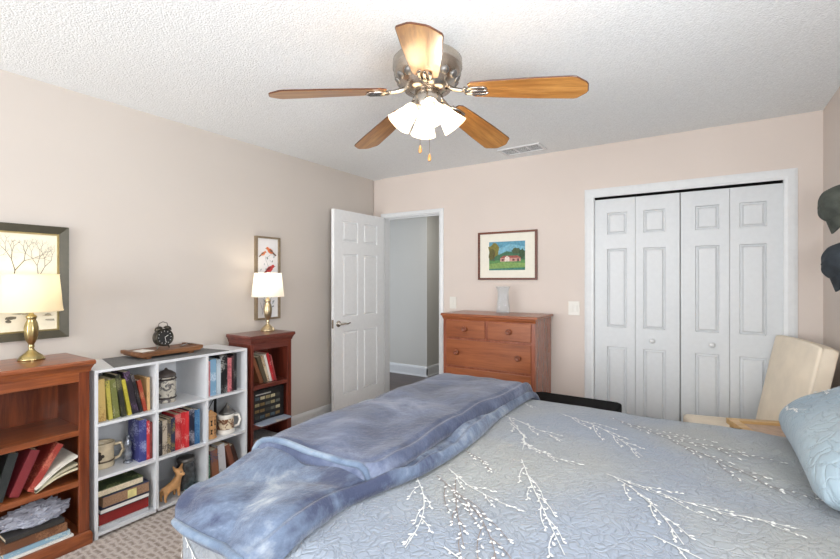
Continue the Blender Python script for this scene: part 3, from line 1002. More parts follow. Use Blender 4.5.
# ------------------------------------------------------------------ crockery and figurines in the cubes
def handle(pts, r=0.007):
    return tube(bmesh.new(), pts, r, 10)

# stein with domed lid, cube row 1 col 2
s_ = thing('stein', 'grey and cream stoneware jar with a dark domed lid in the top middle cube', 'jar', (0.27, CUBE[1][0] + 0.118, SH[2]))
s_.scale = (1.08, 1.08, 1.0)
def steinmat(base, ink, sc=26, lo=0.48):
    t = NT('painted_stoneware')
    v = t.coord()
    nz = t.n('ShaderNodeTexNoise', i_Scale=float(sc), i_Detail=3.0, i_Roughness=0.6, i_Distortion=1.0)
    t.l(v, nz.inputs['Vector'])
    t.l(t.ramp(nz.outputs[0], [(lo, base), (lo + 0.08, ink)]), t.p.inputs['Base Color'])
    t.p.inputs['Roughness'].default_value = 0.35
    return t.m
obj('body', lathe(bmesh.new(), [(0.05, 0), (0.052, 0.01), (0.048, 0.02), (0.052, 0.06), (0.052, 0.12), (0.046, 0.145), (0.046, 0.155)], 32), steinmat((196, 190, 176), (96, 92, 92)), s_, smooth=True)
b = bmesh.new()
for z in (0.022, 0.135):
    lathe(b, [(0.051, z), (0.0545, z + 0.003), (0.0545, z + 0.008), (0.051, z + 0.011)], 32, cap=False)
obj('dark_bands', b, plain('dark_brown_glaze', (60, 52, 48), 0.35), s_, smooth=True)
obj('lid', lathe(bmesh.new(), [(0.05, 0.154), (0.052, 0.162), (0.048, 0.172), (0.03, 0.187), (0.01, 0.196), (0.006, 0.205), (0.001, 0.208)], 32), plain('dark_lid_glaze', (78, 70, 66), 0.4), s_, smooth=True)
obj('handle', handle([(0, -0.048, 0.12), (0.0, -0.075, 0.115), (0, -0.08, 0.07), (0, -0.05, 0.04)]), M['ceramic'], s_, smooth=True)

# beige mug with dark emblem
m_ = thing('mug', 'beige stoneware mug with a dark leaf emblem in the middle left cube', 'mug', (0.27, CUBE[0][0] + 0.080, SH[1]))
m_.scale = (1.18, 1.18, 1.18)
obj('body', lathe(bmesh.new(), [(0.044, 0), (0.046, 0.008), (0.044, 0.02), (0.043, 0.085), (0.047, 0.105), (0.047, 0.112), (0.042, 0.112), (0.038, 0.09), (0.037, 0.012), (0.001, 0.01)], 32), M['ceramic'], m_, smooth=True)
obj('handle', handle([(0.0, 0.042, 0.088), (0.01, 0.072, 0.092), (0.012, 0.082, 0.06), (0.006, 0.068, 0.028), (0, 0.043, 0.02)]), M['ceramic'], m_, smooth=True)
b = bmesh.new()
for (dy, dz, sy, sz) in ((0, 0, 0.012, 0.016), (-0.012, 0.004, 0.007, 0.008), (0.012, 0.004, 0.007, 0.008), (0, 0.018, 0.007, 0.008), (0, -0.02, 0.002, 0.010)):
    for k in range(1):
        pts = [(math.cos(q) * sy + dy, math.sin(q) * sz + dz) for q in [2 * PI * i / 10 for i in range(10)]]
        vs = [b.verts.new((math.sqrt(max(0, 0.0452 ** 2 - p_[0] ** 2)), p_[0], p_[1] + 0.055)) for p_ in pts]
        b.faces.new(vs)
for v_ in b.verts:
    v_.co = Matrix.Rotation(R(-38), 4, 'Z') @ v_.co
obj('emblem', b, plain('dark_emblem_print', (58, 48, 40), 0.5), m_, solid=0.0006)
b = lathe(bmesh.new(), [(0.0445, 0.026), (0.046, 0.03), (0.0445, 0.034)], 32, cap=False)
obj('dark_band', b, plain('brown_band', (90, 74, 56), 0.5), m_, smooth=True)

# small glass figurine
g_ = thing('figurine', 'small grey glass figurine standing between the mug and the blue-violet book', 'figurine', (0.33, CUBE[0][0] + 0.180, SH[1]))
gf = plain('smoky_glass', (128, 134, 144), 0.12, 0.4, 0.25, 45)
obj('base', lathe(bmesh.new(), [(0.022, 0), (0.024, 0.004), (0.02, 0.012), (0.012, 0.016)], 20), gf, g_, smooth=True)
obj('body', lathe(bmesh.new(), [(0.012, 0.014), (0.02, 0.03), (0.022, 0.055), (0.014, 0.078), (0.02, 0.095), (0.018, 0.115), (0.008, 0.128), (0.01, 0.14), (0.009, 0.152), (0.001, 0.158)], 20), gf, g_, smooth=True)

# wooden lantern figure
l_ = thing('carved_lantern', 'tan carved wooden lantern with cut-outs in the middle right cube', 'lantern', (0.36, CUBE[2][0] + 0.052, SH[1]))
obj('body', lathe(bmesh.new(), [(0.036, 0), (0.038, 0.006), (0.033, 0.014), (0.033, 0.14), (0.038, 0.148), (0.036, 0.155), (0.02, 0.165), (0.008, 0.18), (0.001, 0.184)], 8), M['tan'], l_)
b = bmesh.new()
for k in range(8):
    for (z, hh) in ((0.03, 0.03), (0.085, 0.035)):
        mt = Matrix.Rotation(2 * PI * (k + 0.5) / 8, 4, 'Z')
        prism(b, [(-0.007, 0), (0.007, 0), (0.002, hh / 2), (0.007, hh), (-0.007, hh), (-0.002, hh / 2)], 0.0306, 0.0315, mt @ Matrix(((0, 0, 1, 0), (1, 0, 0, 0), (0, 1, 0, z), (0, 0, 0, 1))))
obj('cut_out_shade', b, plain('painted_hole_shade', (44, 30, 22), 0.8), l_)  # flat dark shapes on the faces, shade of the holes painted as colour
# dark crossed frame behind
f_ = thing('crossed_frame', 'dark little window frame with crossed bars behind the carved lantern', 'ornament', (0.20, CUBE[2][0] + 0.04, SH[1]))
obj('frame', ring_frame(bmesh.new(), 0, 0.15, 0, 0.22, 0.012, -0.008, 0.008, 'x'), M['black'], f_)
b = bmesh.new()
tube(b, [(0, 0.012, 0.012), (0, 0.138, 0.208)], 0.004, 6); tube(b, [(0, 0.138, 0.012), (0, 0.012, 0.208)], 0.004, 6)
obj('cross_bars', b, M['black'], f_)

# white stein with picture and pewter lid
s_ = thing('stein', 'white ceramic stein painted with figures under a raised pewter lid', 'stein', (0.345, CUBE[2][0] + 0.168, SH[1]), (0, 0, R(-22)))
s_.scale = (1.08, 1.08, 1.08)
obj('body', lathe(bmesh.new(), [(0.052, 0), (0.055, 0.006), (0.050, 0.016), (0.048, 0.03), (0.046, 0.095), (0.050, 0.11), (0.050, 0.118), (0.045, 0.118), (0.042, 0.10), (0.042, 0.012), (0.001, 0.01)], 36), M['ceramic_w'], s_, smooth=True)
obj('picture_band', lathe(bmesh.new(), [(0.0492, 0.028), (0.0485, 0.034), (0.0475, 0.088), (0.0485, 0.092)], 36, cap=False), steinmat((222, 206, 178), (112, 70, 44), 30, 0.44), s_, smooth=True)
obj('handle', handle([(-0.0, 0.046, 0.098), (0.004, 0.075, 0.10), (0.006, 0.084, 0.07), (0.004, 0.075, 0.036), (0, 0.048, 0.03)], 0.008), M['ceramic_w'], s_, smooth=True)
obj('lid', lathe(bmesh.new(), [(0.05, 0), (0.05, 0.004), (0.035, 0.016), (0.02, 0.034), (0.008, 0.05), (0.006, 0.058), (0.001, 0.064)], 24, Matrix.Translation((-0.01, 0.01, 0.1185))), M['pewter'], s_, smooth=True)

# dog figurine: standing chihuahua, head turned to the room
dg = thing('dog_figurine', 'tan chihuahua dog figurine standing in the lower middle cube', 'figurine', (0.375, CUBE[1][0] + 0.092, SH[0]), (0, 0, R(14)))
def skin(name, verts, edges, rad, mat, parent, sub=2):
    me = bpy.data.meshes.new(name)
    me.from_pydata(verts, edges, [])
    o = bpy.data.objects.new(name, me)
    C.objects.link(o)
    sk = o.modifiers.new('skin', 'SKIN')
    for v_, r_ in zip(me.skin_vertices[0].data, rad):
        v_.radius = (r_, r_) if not isinstance(r_, tuple) else r_
    me.skin_vertices[0].data[0].use_root = True
    sb_ = o.modifiers.new('sub', 'SUBSURF'); sb_.levels = sb_.render_levels = sub
    me.materials.append(mat)
    o.parent = parent
    return o
# along local y: rear at -0.06 (left in view), chest at +0.045
vt = [(0, -0.04, 0.075), (0, 0.0, 0.078), (0, 0.04, 0.085), (0.004, 0.052, 0.115), (0.012, 0.055, 0.142), (0.030, 0.058, 0.137), (0.044, 0.060, 0.131),
      (0.016, 0.04, 0.045), (0.018, 0.042, 0.006), (-0.016, 0.04, 0.045), (-0.018, 0.042, 0.006),
      (0.018, -0.046, 0.055), (0.016, -0.055, 0.03), (0.018, -0.048, 0.006), (-0.018, -0.046, 0.055), (-0.016, -0.055, 0.03), (-0.018, -0.048, 0.006),
      (0, -0.06, 0.085), (0, -0.078, 0.07), (-0.008, 0.036, 0.162), (-0.016, 0.028, 0.186), (-0.002, 0.072, 0.162), (-0.006, 0.090, 0.184)]
ed = [(0, 1), (1, 2), (2, 3), (3, 4), (4, 5), (5, 6), (2, 7), (7, 8), (2, 9), (9, 10), (0, 11), (11, 12), (12, 13), (0, 14), (14, 15), (15, 16), (0, 17), (17, 18), (4, 19), (19, 20), (4, 21), (21, 22)]
rd_ = [0.024, 0.022, 0.025, 0.016, 0.022, 0.012, 0.007, 0.010, 0.007, 0.010, 0.007, 0.013, 0.007, 0.007, 0.013, 0.007, 0.007, 0.007, 0.003, 0.010, 0.003, 0.010, 0.003]
skin('body', vt, ed, rd_, M['tan'], dg)
b = bmesh.new()
for (x, y, z, r_) in ((0.030, 0.046, 0.150, 0.0035), (0.026, 0.070, 0.150, 0.0035), (0.051, 0.061, 0.133, 0.004)):
    bmesh.ops.create_uvsphere(b, u_segments=10, v_segments=8, radius=r_, matrix=Matrix.Translation((x, y, z)))
obj('eyes_and_nose', b, M['black'], dg, smooth=True)
# glass jar at the back of the same cube
j_ = thing('glass_jar', 'glass jar with dark contents behind the dog figurine', 'jar', (0.30, CUBE[1][1] - 0.065, SH[0]))
obj('jar_body', lathe(bmesh.new(), [(0.05, 0), (0.055, 0.008), (0.055, 0.14), (0.046, 0.16), (0.046, 0.172)], 28), plain('dark_glass', (74, 76, 78), 0.1, 0.2, 0.3, 40), j_, smooth=True)
obj('lid', lathe(bmesh.new(), [(0.05, 0.17), (0.052, 0.175), (0.052, 0.19), (0.045, 0.196), (0.001, 0.198)], 28), M['pewter'], j_, smooth=True)
book('glossy teal and white magazine lying low at the right of the lower middle cube', (0.41, CUBE[1][0] + 0.19, SH[0] + 0.001), 0.012, 0.09, 0.25, (110, 196, 206), (230, 240, 240), 0, 'books in the lower middle cube', flat='s', hard=False)

# ------------------------------------------------------------------ tray, clock, lamps
tr = thing('wooden_tray', 'rustic brown wooden tray on short feet on top of the white shelf', 'tray', (0.22, -2.345, UT + 0.0025), R(1))
b = bmesh.new()
prism(b, [(-0.105, -0.185), (0.105, -0.185), (0.105, 0.185), (-0.105, 0.185)], 0.014, 0.040)
obj('board', b, M['brownwood'], tr, bevel=0.006)
for s in (-1, 1):
    obj('end_cleat', box(-0.105, 0.105, s * 0.186 - 0.012, s * 0.186 + 0.012, 0.024, 0.046), M['brownwood'], tr, bevel=0.003)
for s in (-1, 1):
    obj('foot', box(-0.09, 0.09, s * 0.13 - 0.015, s * 0.13 + 0.015, 0, 0.0135), M['brownwood'], tr, bevel=0.003)
TZ = UT + 0.0025 + 0.041
b = box(-0.05, 0.05, -0.05, 0.04, 0, 0.002)
o = tag(obj('note_card', b, M['whitepaper'], loc=(0.235, -2.475, TZ)), 'white card lying on the tray left of the alarm clock', 'card')
o.rotation_euler = (0, 0, R(12))
b = bmesh.new()
tube(b, [(0, -0.035, 0.004), (0.02, -0.02, 0.012), (0.018, 0.01, 0.016), (-0.01, 0.035, 0.012), (-0.02, 0.0, 0.006), (0.0, -0.03, 0.004)], 0.004, 8)
tag(obj('pocket_watch_chain', b, M['pewter'], loc=(0.25, -2.22, TZ), smooth=True), 'small coil of metal chain on the tray right of the alarm clock', 'chain')

ck = thing('alarm_clock', 'dark twin-bell alarm clock with a black dial standing on the wooden tray', 'clock', (0.235, -2.355, TZ), (0, 0, R(2)))
ck.scale = (1.1, 1.1, 1.1)
mt = Matrix.Translation((0, 0, 0.062)) @ Matrix.Rotation(R(84), 4, 'Y')
cm = plain('dark_bronze', (70, 66, 58), 0.35, 0.8)
obj('case', lathe(bmesh.new(), [(0.001, -0.028), (0.038, -0.028), (0.047, -0.022), (0.049, 0.018), (0.047, 0.024), (0.043, 0.024), (0.042, 0.018)], 40, mt), cm, ck, smooth=True)
dial = obj('dial', lathe(bmesh.new(), [(0.001, 0.0185), (0.0425, 0.0185)], 40, mt, cap=False), plain('black_dial', (22, 24, 26), 0.5), ck)
b = bmesh.new()
for k in range(12):
    a = 2 * PI * k / 12
    bx(b, -0.001, 0.001, -0.003, 0.003, 0.0187, 0.0192, mt @ Matrix.Rotation(a, 4, 'Z') @ Matrix.Translation((0, 0.035, 0)))
obj('hour_marks', b, M['whitepaper'], dial)
b = bmesh.new()
bx(b, -0.0012, 0.0012, 0, 0.022, 0.0193, 0.0199, mt @ Matrix.Rotation(R(30), 4, 'Z')); bx(b, -0.001, 0.001, 0, 0.03, 0.0199, 0.0205, mt @ Matrix.Rotation(R(-80), 4, 'Z'))
obj('hands', b, M['whitepaper'], dial)
for s in (-1, 1):
    m2 = Matrix.Translation((0, s * 0.024, 0.108)) @ Matrix.Rotation(R(-24 * s), 4, 'X')
    obj('bell', lathe(bmesh.new(), [(0.022, 0), (0.021, 0.006), (0.015, 0.014), (0.005, 0.018), (0.001, 0.019)], 24, m2), cm, ck, smooth=True)
    b = bmesh.new()
    tube(b, [(0, s * 0.025, 0.025), (0.002, s * 0.035, 0.001)], [0.005, 0.003], 8)
    obj('leg', b, cm, ck)
b = bmesh.new()
tube(b, [(0, -0.026, 0.126), (0, -0.022, 0.142), (0, 0, 0.150), (0, 0.022, 0.142), (0, 0.026, 0.126)], 0.002, 8)
obj('carry_handle', b, cm, ck)

def lamp(label, loc, shade_r0, shade_r1, z0, z1, metal, shmat, power):
    t = thing('table_lamp', label, 'lamp', loc)
    k = z0 / 0.25
    prof = [(0.055, 0), (0.056, 0.006), (0.05, 0.011), (0.047, 0.018), (0.036, 0.027), (0.024, 0.037), (0.013, 0.05), (0.0105, 0.06), (0.015, 0.066), (0.011, 0.072), (0.013, 0.08), (0.023, 0.10), (0.0285, 0.13), (0.029, 0.16), (0.024, 0.185), (0.018, 0.20), (0.020, 0.205), (0.023, 0.214), (0.021, 0.22), (0.010, 0.228), (0.008, 0.25)]
    b = bmesh.new()
    seg = 32
    rings = []
    for r, z in prof:
        fl = 0.05 if 0.085 < z < 0.19 else 0
        rings.append([b.verts.new((r * (1 + fl * math.cos(8 * 2 * PI * i / seg)) * math.cos(2 * PI * i / seg), r * (1 + fl * math.cos(8 * 2 * PI * i / seg)) * math.sin(2 * PI * i / seg), z * k)) for i in range(seg)])
    for A, B in zip(rings, rings[1:]):
        for i in range(seg):
            j = (i + 1) % seg
            b.faces.new((A[i], A[j], B[j], B[i]))
    b.faces.new(rings[0]); b.faces.new(rings[-1])
    obj('lamp_base', b, metal, t, smooth=True)
    b = bmesh.new()
    tube(b, [(0, 0, z0 - 0.01), (0, 0, z0 + 0.05)], 0.012, 12)
    obj('socket', b, metal, t, smooth=True)
    b = lathe(bmesh.new(), [(shade_r0, z0 - 0.005), (shade_r1, z1)], 48, cap=False)
    sh = obj('lamp_shade', b, shmat, t, smooth=True)
    for r_, z_ in ((shade_r0, z0 - 0.005), (shade_r1, z1)):
        b = bmesh.new()
        lathe(b, [(r_ + 0.0012, z_ - 0.003), (r_ + 0.002, z_), (r_ + 0.0012, z_ + 0.003)], 48, cap=False)
        obj('shade_trim', b, shmat, sh)
    b = bmesh.new()
    for q in range(3):
        a = q * 2 * PI / 3
        tube(b, [(0, 0, z1 - 0.02), (math.cos(a) * shade_r1 * 0.99, math.sin(a) * shade_r1 * 0.99, z1 - 0.006)], 0.0012, 5)
    obj('shade_spider', b, metal, sh)
    b = lathe(bmesh.new(), [(0.001, z0 + 0.125), (0.018, z0 + 0.118), (0.028, z0 + 0.095), (0.022, z0 + 0.07), (0.013, z0 + 0.05), (0.001, z0 + 0.048)], 20)
    obj('bulb', b, M['bulb'], t, smooth=True)
    l = bpy.data.lights.new('lamp_bulb_light', 'POINT')
    l.energy = LAMP_BULB * power; l.color = (1.0, 0.87, 0.68); l.shadow_soft_size = 0.03
    lo = bpy.data.objects.new('lamp_bulb_light', l)
    lo.location = (0, 0, z0 + 0.135); lo.parent = t
    C.objects.link(lo)
    return t
lamp('antique brass table lamp with a cream shade on the large cherry bookcase at left', (0.17, -2.975, 0.9402), 0.128, 0.112, 0.255, 0.435, M['brass'], M['shade'], 0.6)
lamp('pale brass table lamp with a white shade on the narrow bookcase', (0.235, -1.572, 0.9552), 0.120, 0.099, 0.27, 0.442, M['brass_pale'], M['shade2'], 1.7)

# ------------------------------------------------------------------ pictures on the left wall
p = thing('framed_print', 'large tree sketch in a dark olive frame with gold liner, behind the left lamp', 'picture', (0, -3.17, 1.335))
obj('frame', ring_frame(bmesh.new(), -0.402, 0.402, -0.31, 0.31, 0.042, 0.0, 0.028, 'x', 0.008), plain('dark_olive_frame', (68, 64, 50), 0.4, 0.2), p)
obj('liner', ring_frame(bmesh.new(), -0.36, 0.36, -0.268, 0.268, 0.008, 0.004, 0.018, 'x'), M['brass'], p)
obj('backing', box(0.002, 0.008, -0.36, 0.36, -0.268, 0.268), plain('ivory_print_paper', (232, 226, 206), 0.5, var=0.02), p)
it = []
rd = random.Random(9)
ink = (92, 84, 72)
def tree(y, z, a, L, w):
    y2, z2 = y + math.sin(a) * L, z + math.cos(a) * L
    if abs(y2) > 0.34 or abs(z2) > 0.25: return
    it.append((ink, stroke((y, z), (y2, z2), w, w * 0.7)))
    if L > 0.018:
        for s in (-1, 1):
            tree(y2, z2, a + s * rd.uniform(0.2, 0.6), L * rd.uniform(0.66, 0.8), w * 0.7)
tree(0.16, -0.02, 0.15, 0.085, 0.0030)
tree(0.26, -0.06, 0.1, 0.09, 0.0026)
tree(0.05, -0.05, -0.05, 0.09, 0.0022)
tree(-0.2, -0.1, 0.1, 0.11, 0.0022)
for k in range(60):
    y = rd.uniform(-0.33, 0.33); z = rd.uniform(-0.21, -0.12)
    it.append((rd.choice([(96, 92, 80), (150, 146, 130), (176, 166, 140)]), blob(y, z, rd.uniform(0.01, 0.03), rd.uniform(0.003, 0.009), 8, 0.3, k)))
flatart('sketch', it, p, 'x', 0.009, 0.0003)

p = thing('framed_print', 'narrow framed bird print on the left wall behind the white-shaded lamp', 'picture', (0, -1.402, 1.362))
obj('frame', ring_frame(bmesh.new(), -0.120, 0.120, -0.342, 0.342, 0.015, 0.0, 0.03, 'x'), plain('bronze_frame', (140, 124, 102), 0.4, 0.4), p)
obj('backing', box(0.002, 0.012, -0.105, 0.105, -0.327, 0.327), plain('white_print_paper', (226, 226, 228), 0.5, var=0.01), p)
it = []
gr = (150, 158, 160)
for (a_, b_) in (((-0.05, -0.30), (-0.02, -0.1)), ((-0.02, -0.1), (0.03, 0.05)), ((0.03, 0.05), (-0.02, 0.16)), ((-0.02, 0.16), (0.04, 0.2)), ((0.03, 0.05), (0.06, 0.1)), ((-0.02, -0.1), (-0.07, -0.04)), ((-0.04, -0.22), (0.03, -0.18)), ((0.03, -0.18), (0.06, -0.11)), ((-0.05, -0.26), (-0.07, -0.2))):
    it.append((gr, stroke(a_, b_, 0.0022, 0.0014)))
rd = random.Random(2)
for k in range(30):
    y = rd.uniform(-0.07, 0.07); z = rd.uniform(-0.29, 0.2)
    it.append((rd.choice([(172, 180, 186), (196, 202, 208), (130, 140, 140)]), blob(y, z, 0.011, 0.006, 8, 0.3, k, rd.uniform(0, 3))))
def bird(y, z, s, col, dk, f=1):
    it.append((dk, [(y - f * 0.02 * s, z), (y - f * 0.055 * s, z - 0.03 * s), (y - f * 0.045 * s, z - 0.036 * s), (y - f * 0.01 * s, z - 0.012 * s)]))
    it.append((col, blob(y, z, 0.027 * s, 0.017 * s, 14, 0.03, 1, f * 0.5)))
    it.append((dk, blob(y - f * 0.008 * s, z + 0.002 * s, 0.018 * s, 0.008 * s, 12, 0.03, 1, f * 0.6)))
    it.append((col, blob(y + f * 0.024 * s, z + 0.018 * s, 0.012 * s, 0.011 * s, 12, 0.02, 1)))
    it.append((dk, [(y + f * 0.034 * s, z + 0.021 * s), (y + f * 0.045 * s, z + 0.017 * s), (y + f * 0.034 * s, z + 0.014 * s)]))
bird(-0.045, 0.20, 0.8, (214, 128, 84), (120, 96, 84), 1)
bird(0.025, 0.225, 1.15, (208, 112, 66), (112, 86, 74), -1)
bird(0.02, 0.075, 1.3, (190, 62, 60), (120, 50, 52), 1)
flatart('bird_picture', it, p, 'x', 0.0125, 0.0003)

# picture on the back wall
p = thing('framed_painting', 'landscape painting of a pink house under trees in a brown frame above the chest', 'picture', (1.557, 0, 1.567))
obj('frame', ring_frame(bmesh.new(), -0.281, 0.281, -0.22, 0.22, 0.018, 0.0, -0.022, 'y'), wood('dark_brown_frame', (84, 42, 28), (112, 60, 40), 0.4, 'X'), p)
obj('mat_board', box(-0.263, 0.263, -0.010, -0.002, -0.202, 0.202), plain('ivory_mat_board', (232, 228, 214), 0.7, var=0.01), p)
X0, X1, Z0, Z1 = -0.172, 0.172, -0.132, 0.128
def fx(a, c): return (X0 + (X1 - X0) * a, Z0 + (Z1 - Z0) * c)
it = [((94, 150, 172), [fx(0, 0), fx(1, 0), fx(1, 1), fx(0, 1)]),
      ((120, 172, 190), [fx(0.25, 0.5), fx(1, 0.5), fx(1, 0.8), fx(0.6, 0.9), fx(0.25, 0.75)]),
      ((70, 110, 84), [fx(0, 0.3), fx(1, 0.3), fx(1, 0.62), fx(0.85, 0.7), fx(0.7, 0.62), fx(0.5, 0.66), fx(0.3, 0.55), fx(0, 0.6)]),
      ((92, 140, 84), [fx(0, 0), fx(1, 0), fx(1, 0.36), fx(0, 0.34)]),
      ((126, 158, 92), [fx(0, 0.05), fx(1, 0.1), fx(1, 0.24), fx(0.4, 0.28), fx(0, 0.22)]),
      ((64, 120, 110), [fx(0, 0), fx(1, 0), fx(1, 0.08), fx(0, 0.05)]),
      ((124, 118, 60), blob(*fx(0.14, 0.72), 0.055, 0.062, 16, 0.2, 3)), ((96, 92, 52), blob(*fx(0.08, 0.55), 0.03, 0.05, 14, 0.2, 5)),
      ((88, 66, 48), stroke(fx(0.14, 0.3), fx(0.15, 0.62), 0.003)),
      ((78, 92, 66), blob(*fx(0.76, 0.66), 0.045, 0.03, 14, 0.2, 7)), ((60, 84, 60), blob(*fx(0.92, 0.56), 0.028, 0.045, 14, 0.2, 8)),
      ((196, 150, 140), [fx(0.32, 0.3), fx(0.88, 0.3), fx(0.88, 0.42), fx(0.32, 0.42)]),
      ((154, 84, 76), [fx(0.32, 0.42), fx(0.4, 0.5), fx(0.8, 0.5), fx(0.9, 0.42)]),
      ((226, 210, 200), [fx(0.45, 0.3), fx(0.58, 0.3), fx(0.58, 0.44), fx(0.51, 0.5), fx(0.45, 0.44)]),
      ((110, 70, 70), [fx(0.36, 0.32), fx(0.42, 0.32), fx(0.42, 0.39), fx(0.36, 0.39)]), ((110, 70, 70), [fx(0.66, 0.32), fx(0.72, 0.32), fx(0.72, 0.39), fx(0.66, 0.39)]),
      ((90, 64, 70), [fx(0.79, 0.3), fx(0.84, 0.3), fx(0.84, 0.4), fx(0.79, 0.4)])]
flatart('painting', it, p, 'y', -0.0106, 0.0005)

# ------------------------------------------------------------------ switches
for (x, z, lab, n) in ((1.0, 1.125, 'ivory light switch between the door trim and the chest of drawers', 1), (2.147, 1.11, 'ivory double rocker switch on the wall left of the closet', 2)):
    w_ = 0.036 if n == 1 else 0.045
    s = thing('light_switch', lab, 'light switch', (x, 0, z))
    obj('wall_plate', box(-w_, w_, -0.006, 0, -0.058, 0.058), M['plate'], s, bevel=0.002)
    for k in range(n):
        cx = 0 if n == 1 else (-0.019 + 0.038 * k)
        obj('rocker', box(cx - 0.012, cx + 0.012, -0.010, -0.0055, -0.03, 0.03), M['plate'], s, bevel=0.002)

# ------------------------------------------------------------------ chest of drawers
cd = thing('chest_of_drawers', 'honey brown wooden chest of drawers below the framed landscape', 'chest of drawers', (1.552, -0.235, 0))
hx, yb, yf = 0.41, 0.21, -0.20
obj('carcass', box(-hx, hx, yf, yb, 0.06, 1.035), M['maple_v'], cd)
b = bmesh.new()
bx(b, -hx - 0.02, hx + 0.02, yf - 0.022, yb, 1.036, 1.058)
obj('top', b, M['maple'], cd, bevel=0.006)
b = bmesh.new()
prism(b, [(0, 1.036), (-0.014, 1.036), (-0.012, 1.024), (-0.004, 1.014), (0, 1.006)], -hx - 0.006, hx + 0.006, Matrix(((0, 0, 1, 0), (1, 0, 0, yf), (0, 1, 0, 0), (0, 0, 0, 1))))
obj('cornice', b, M['maple'], cd)
b = bmesh.new()
bx(b, -hx - 0.004, hx + 0.004, yf - 0.012, yb, 0.0, 0.06)
obj('plinth', b, M['maple'], cd, bevel=0.004)
def drawer(x0, x1, z0, z1, knobs):
    d = obj('drawer', box(x0, x1, yf - 0.014, yf - 0.0005, z0, z1), M['maple'], cd, bevel=0.005)
    for kx in knobs:
        kz = (z0 + z1) / 2 + 0.004
        k = lathe(bmesh.new(), [(0.010, 0), (0.009, 0.008), (0.020, 0.014), (0.024, 0.02), (0.022, 0.027), (0.012, 0.029), (0.010, 0.026), (0.001, 0.026)], 24, Matrix.Translation((kx, yf - 0.0142, kz)) @ Matrix.Rotation(R(90), 4, 'X'))
        obj('knob', k, plain('brown_knob', (120, 66, 44), 0.35), d, smooth=True)
drawer(-0.378, -0.012, 0.855, 1.0, (-0.192,))
drawer(0.012, 0.378, 0.855, 1.0, (0.20,))
drawer(-0.378, 0.378, 0.612, 0.838, (-0.269, 0.279))
drawer(-0.378, 0.378, 0.345, 0.595, (-0.269, 0.279))
drawer(-0.378, 0.378, 0.075, 0.328, (-0.269, 0.279))

# glass vase, waisted square
vz = thing('glass_vase', 'clear square waisted glass vase standing on the chest of drawers', 'vase', (1.60, -0.20, 1.0585), R(20))
def sq(a, z, r=0.25):
    out = []
    for k in range(24):
        an = 2 * PI * k / 24
        c_, s_ = math.cos(an), math.sin(an)
        m_ = (abs(c_) ** 5 + abs(s_) ** 5) ** (-1 / 5)
        out.append((a * c_ * m_, a * s_ * m_, z))
    return out
b = bmesh.new()
prof = [(0.058, 0.0), (0.060, 0.01), (0.056, 0.05), (0.050, 0.11), (0.046, 0.16), (0.046, 0.185), (0.053, 0.21), (0.062, 0.224), (0.064, 0.23), (0.060, 0.23), (0.049, 0.21), (0.042, 0.185), (0.042, 0.16), (0.046, 0.11), (0.051, 0.05), (0.050, 0.014)]
rg = [[b.verts.new(p_) for p_ in sq(a, z)] for a, z in prof]
for A, B in zip(rg, rg[1:]):
    for i in range(24):
        j = (i + 1) % 24
        b.faces.new((A[i], A[j], B[j], B[i]))
b.faces.new(rg[0]); b.faces.new(rg[-1])
gm = NT('bubbled_vase_glass')
gm.p.inputs['Transmission Weight'].default_value = 1.0
gm.p.inputs['Roughness'].default_value = 0.03
gm.p.inputs['Transmission Weight'].default_value = 0.0
gm.p.inputs['Base Color'].default_value = (0.55, 0.6, 0.62, 1)
gm.p.inputs['Alpha'].default_value = 0.22
gm.p.inputs['IOR'].default_value = 1.5
vv = gm.coord(); nz = gm.n('ShaderNodeTexNoise', i_Scale=35.0)
gm.l(vv, nz.inputs['Vector']); gm.bump(nz.outputs[0], 0.5, 0.01)
obj('vase_body', b, gm.m, vz, smooth=True)

# ------------------------------------------------------------------ bed
XA, XB, YA, YB, RR, TOP = 1.66, 3.58, -2.97, -1.29, 0.09, 0.655
def bed(s, t, h=0.0):
    xa = XA + 0.10 * min(1.0, max(0.0, (-2.55 - t) / 0.4))
    cx = min(max(s, xa), XB + 5); cy = min(max(t, YA), YB)
    o = Vector((s - cx, t - cy)); L = o.length
    if L < 1e-6:
        return Vector((s, t, TOP + h))
    d_ = o / L
    if L < RR * PI / 2:
        a = L / RR
        out, drop = RR * math.sin(a), RR * (1 - math.cos(a))
    else:
        a = PI / 2
        out, drop = RR + (L - RR * PI / 2) * 0.06, RR + (L - RR * PI / 2)
    n_ = Vector((d_.x * math.sin(a), d_.y * math.sin(a), math.cos(a)))
    return Vector((cx + d_.x * out, cy + d_.y * out, TOP - drop)) + n_ * h

bd = thing('bed', 'king size bed under the blue quilt', 'bed', (2.6, -2.13, 0))
obj('mattress', box(-0.84, 1.0, -0.83, 0.84, 0.36, 0.620), M['mattress'], bd, bevel=0.04)
obj('box_spring', box(-0.83, 1.0, -0.82, 0.82, 0.14, 0.355), M['mattress'], bd, bevel=0.01)
for x in (-0.8, 0.9):
    for y in (-0.75, 0.75):
        obj('leg', box(x - 0.03, x + 0.03, y - 0.03, y + 0.03, 0, 0.139), M['black'], bd)
obj('headboard', box(1.076, 1.10, -0.86, 0.86, 0.1, 0.88), M['cherry'], bd, bevel=0.008)

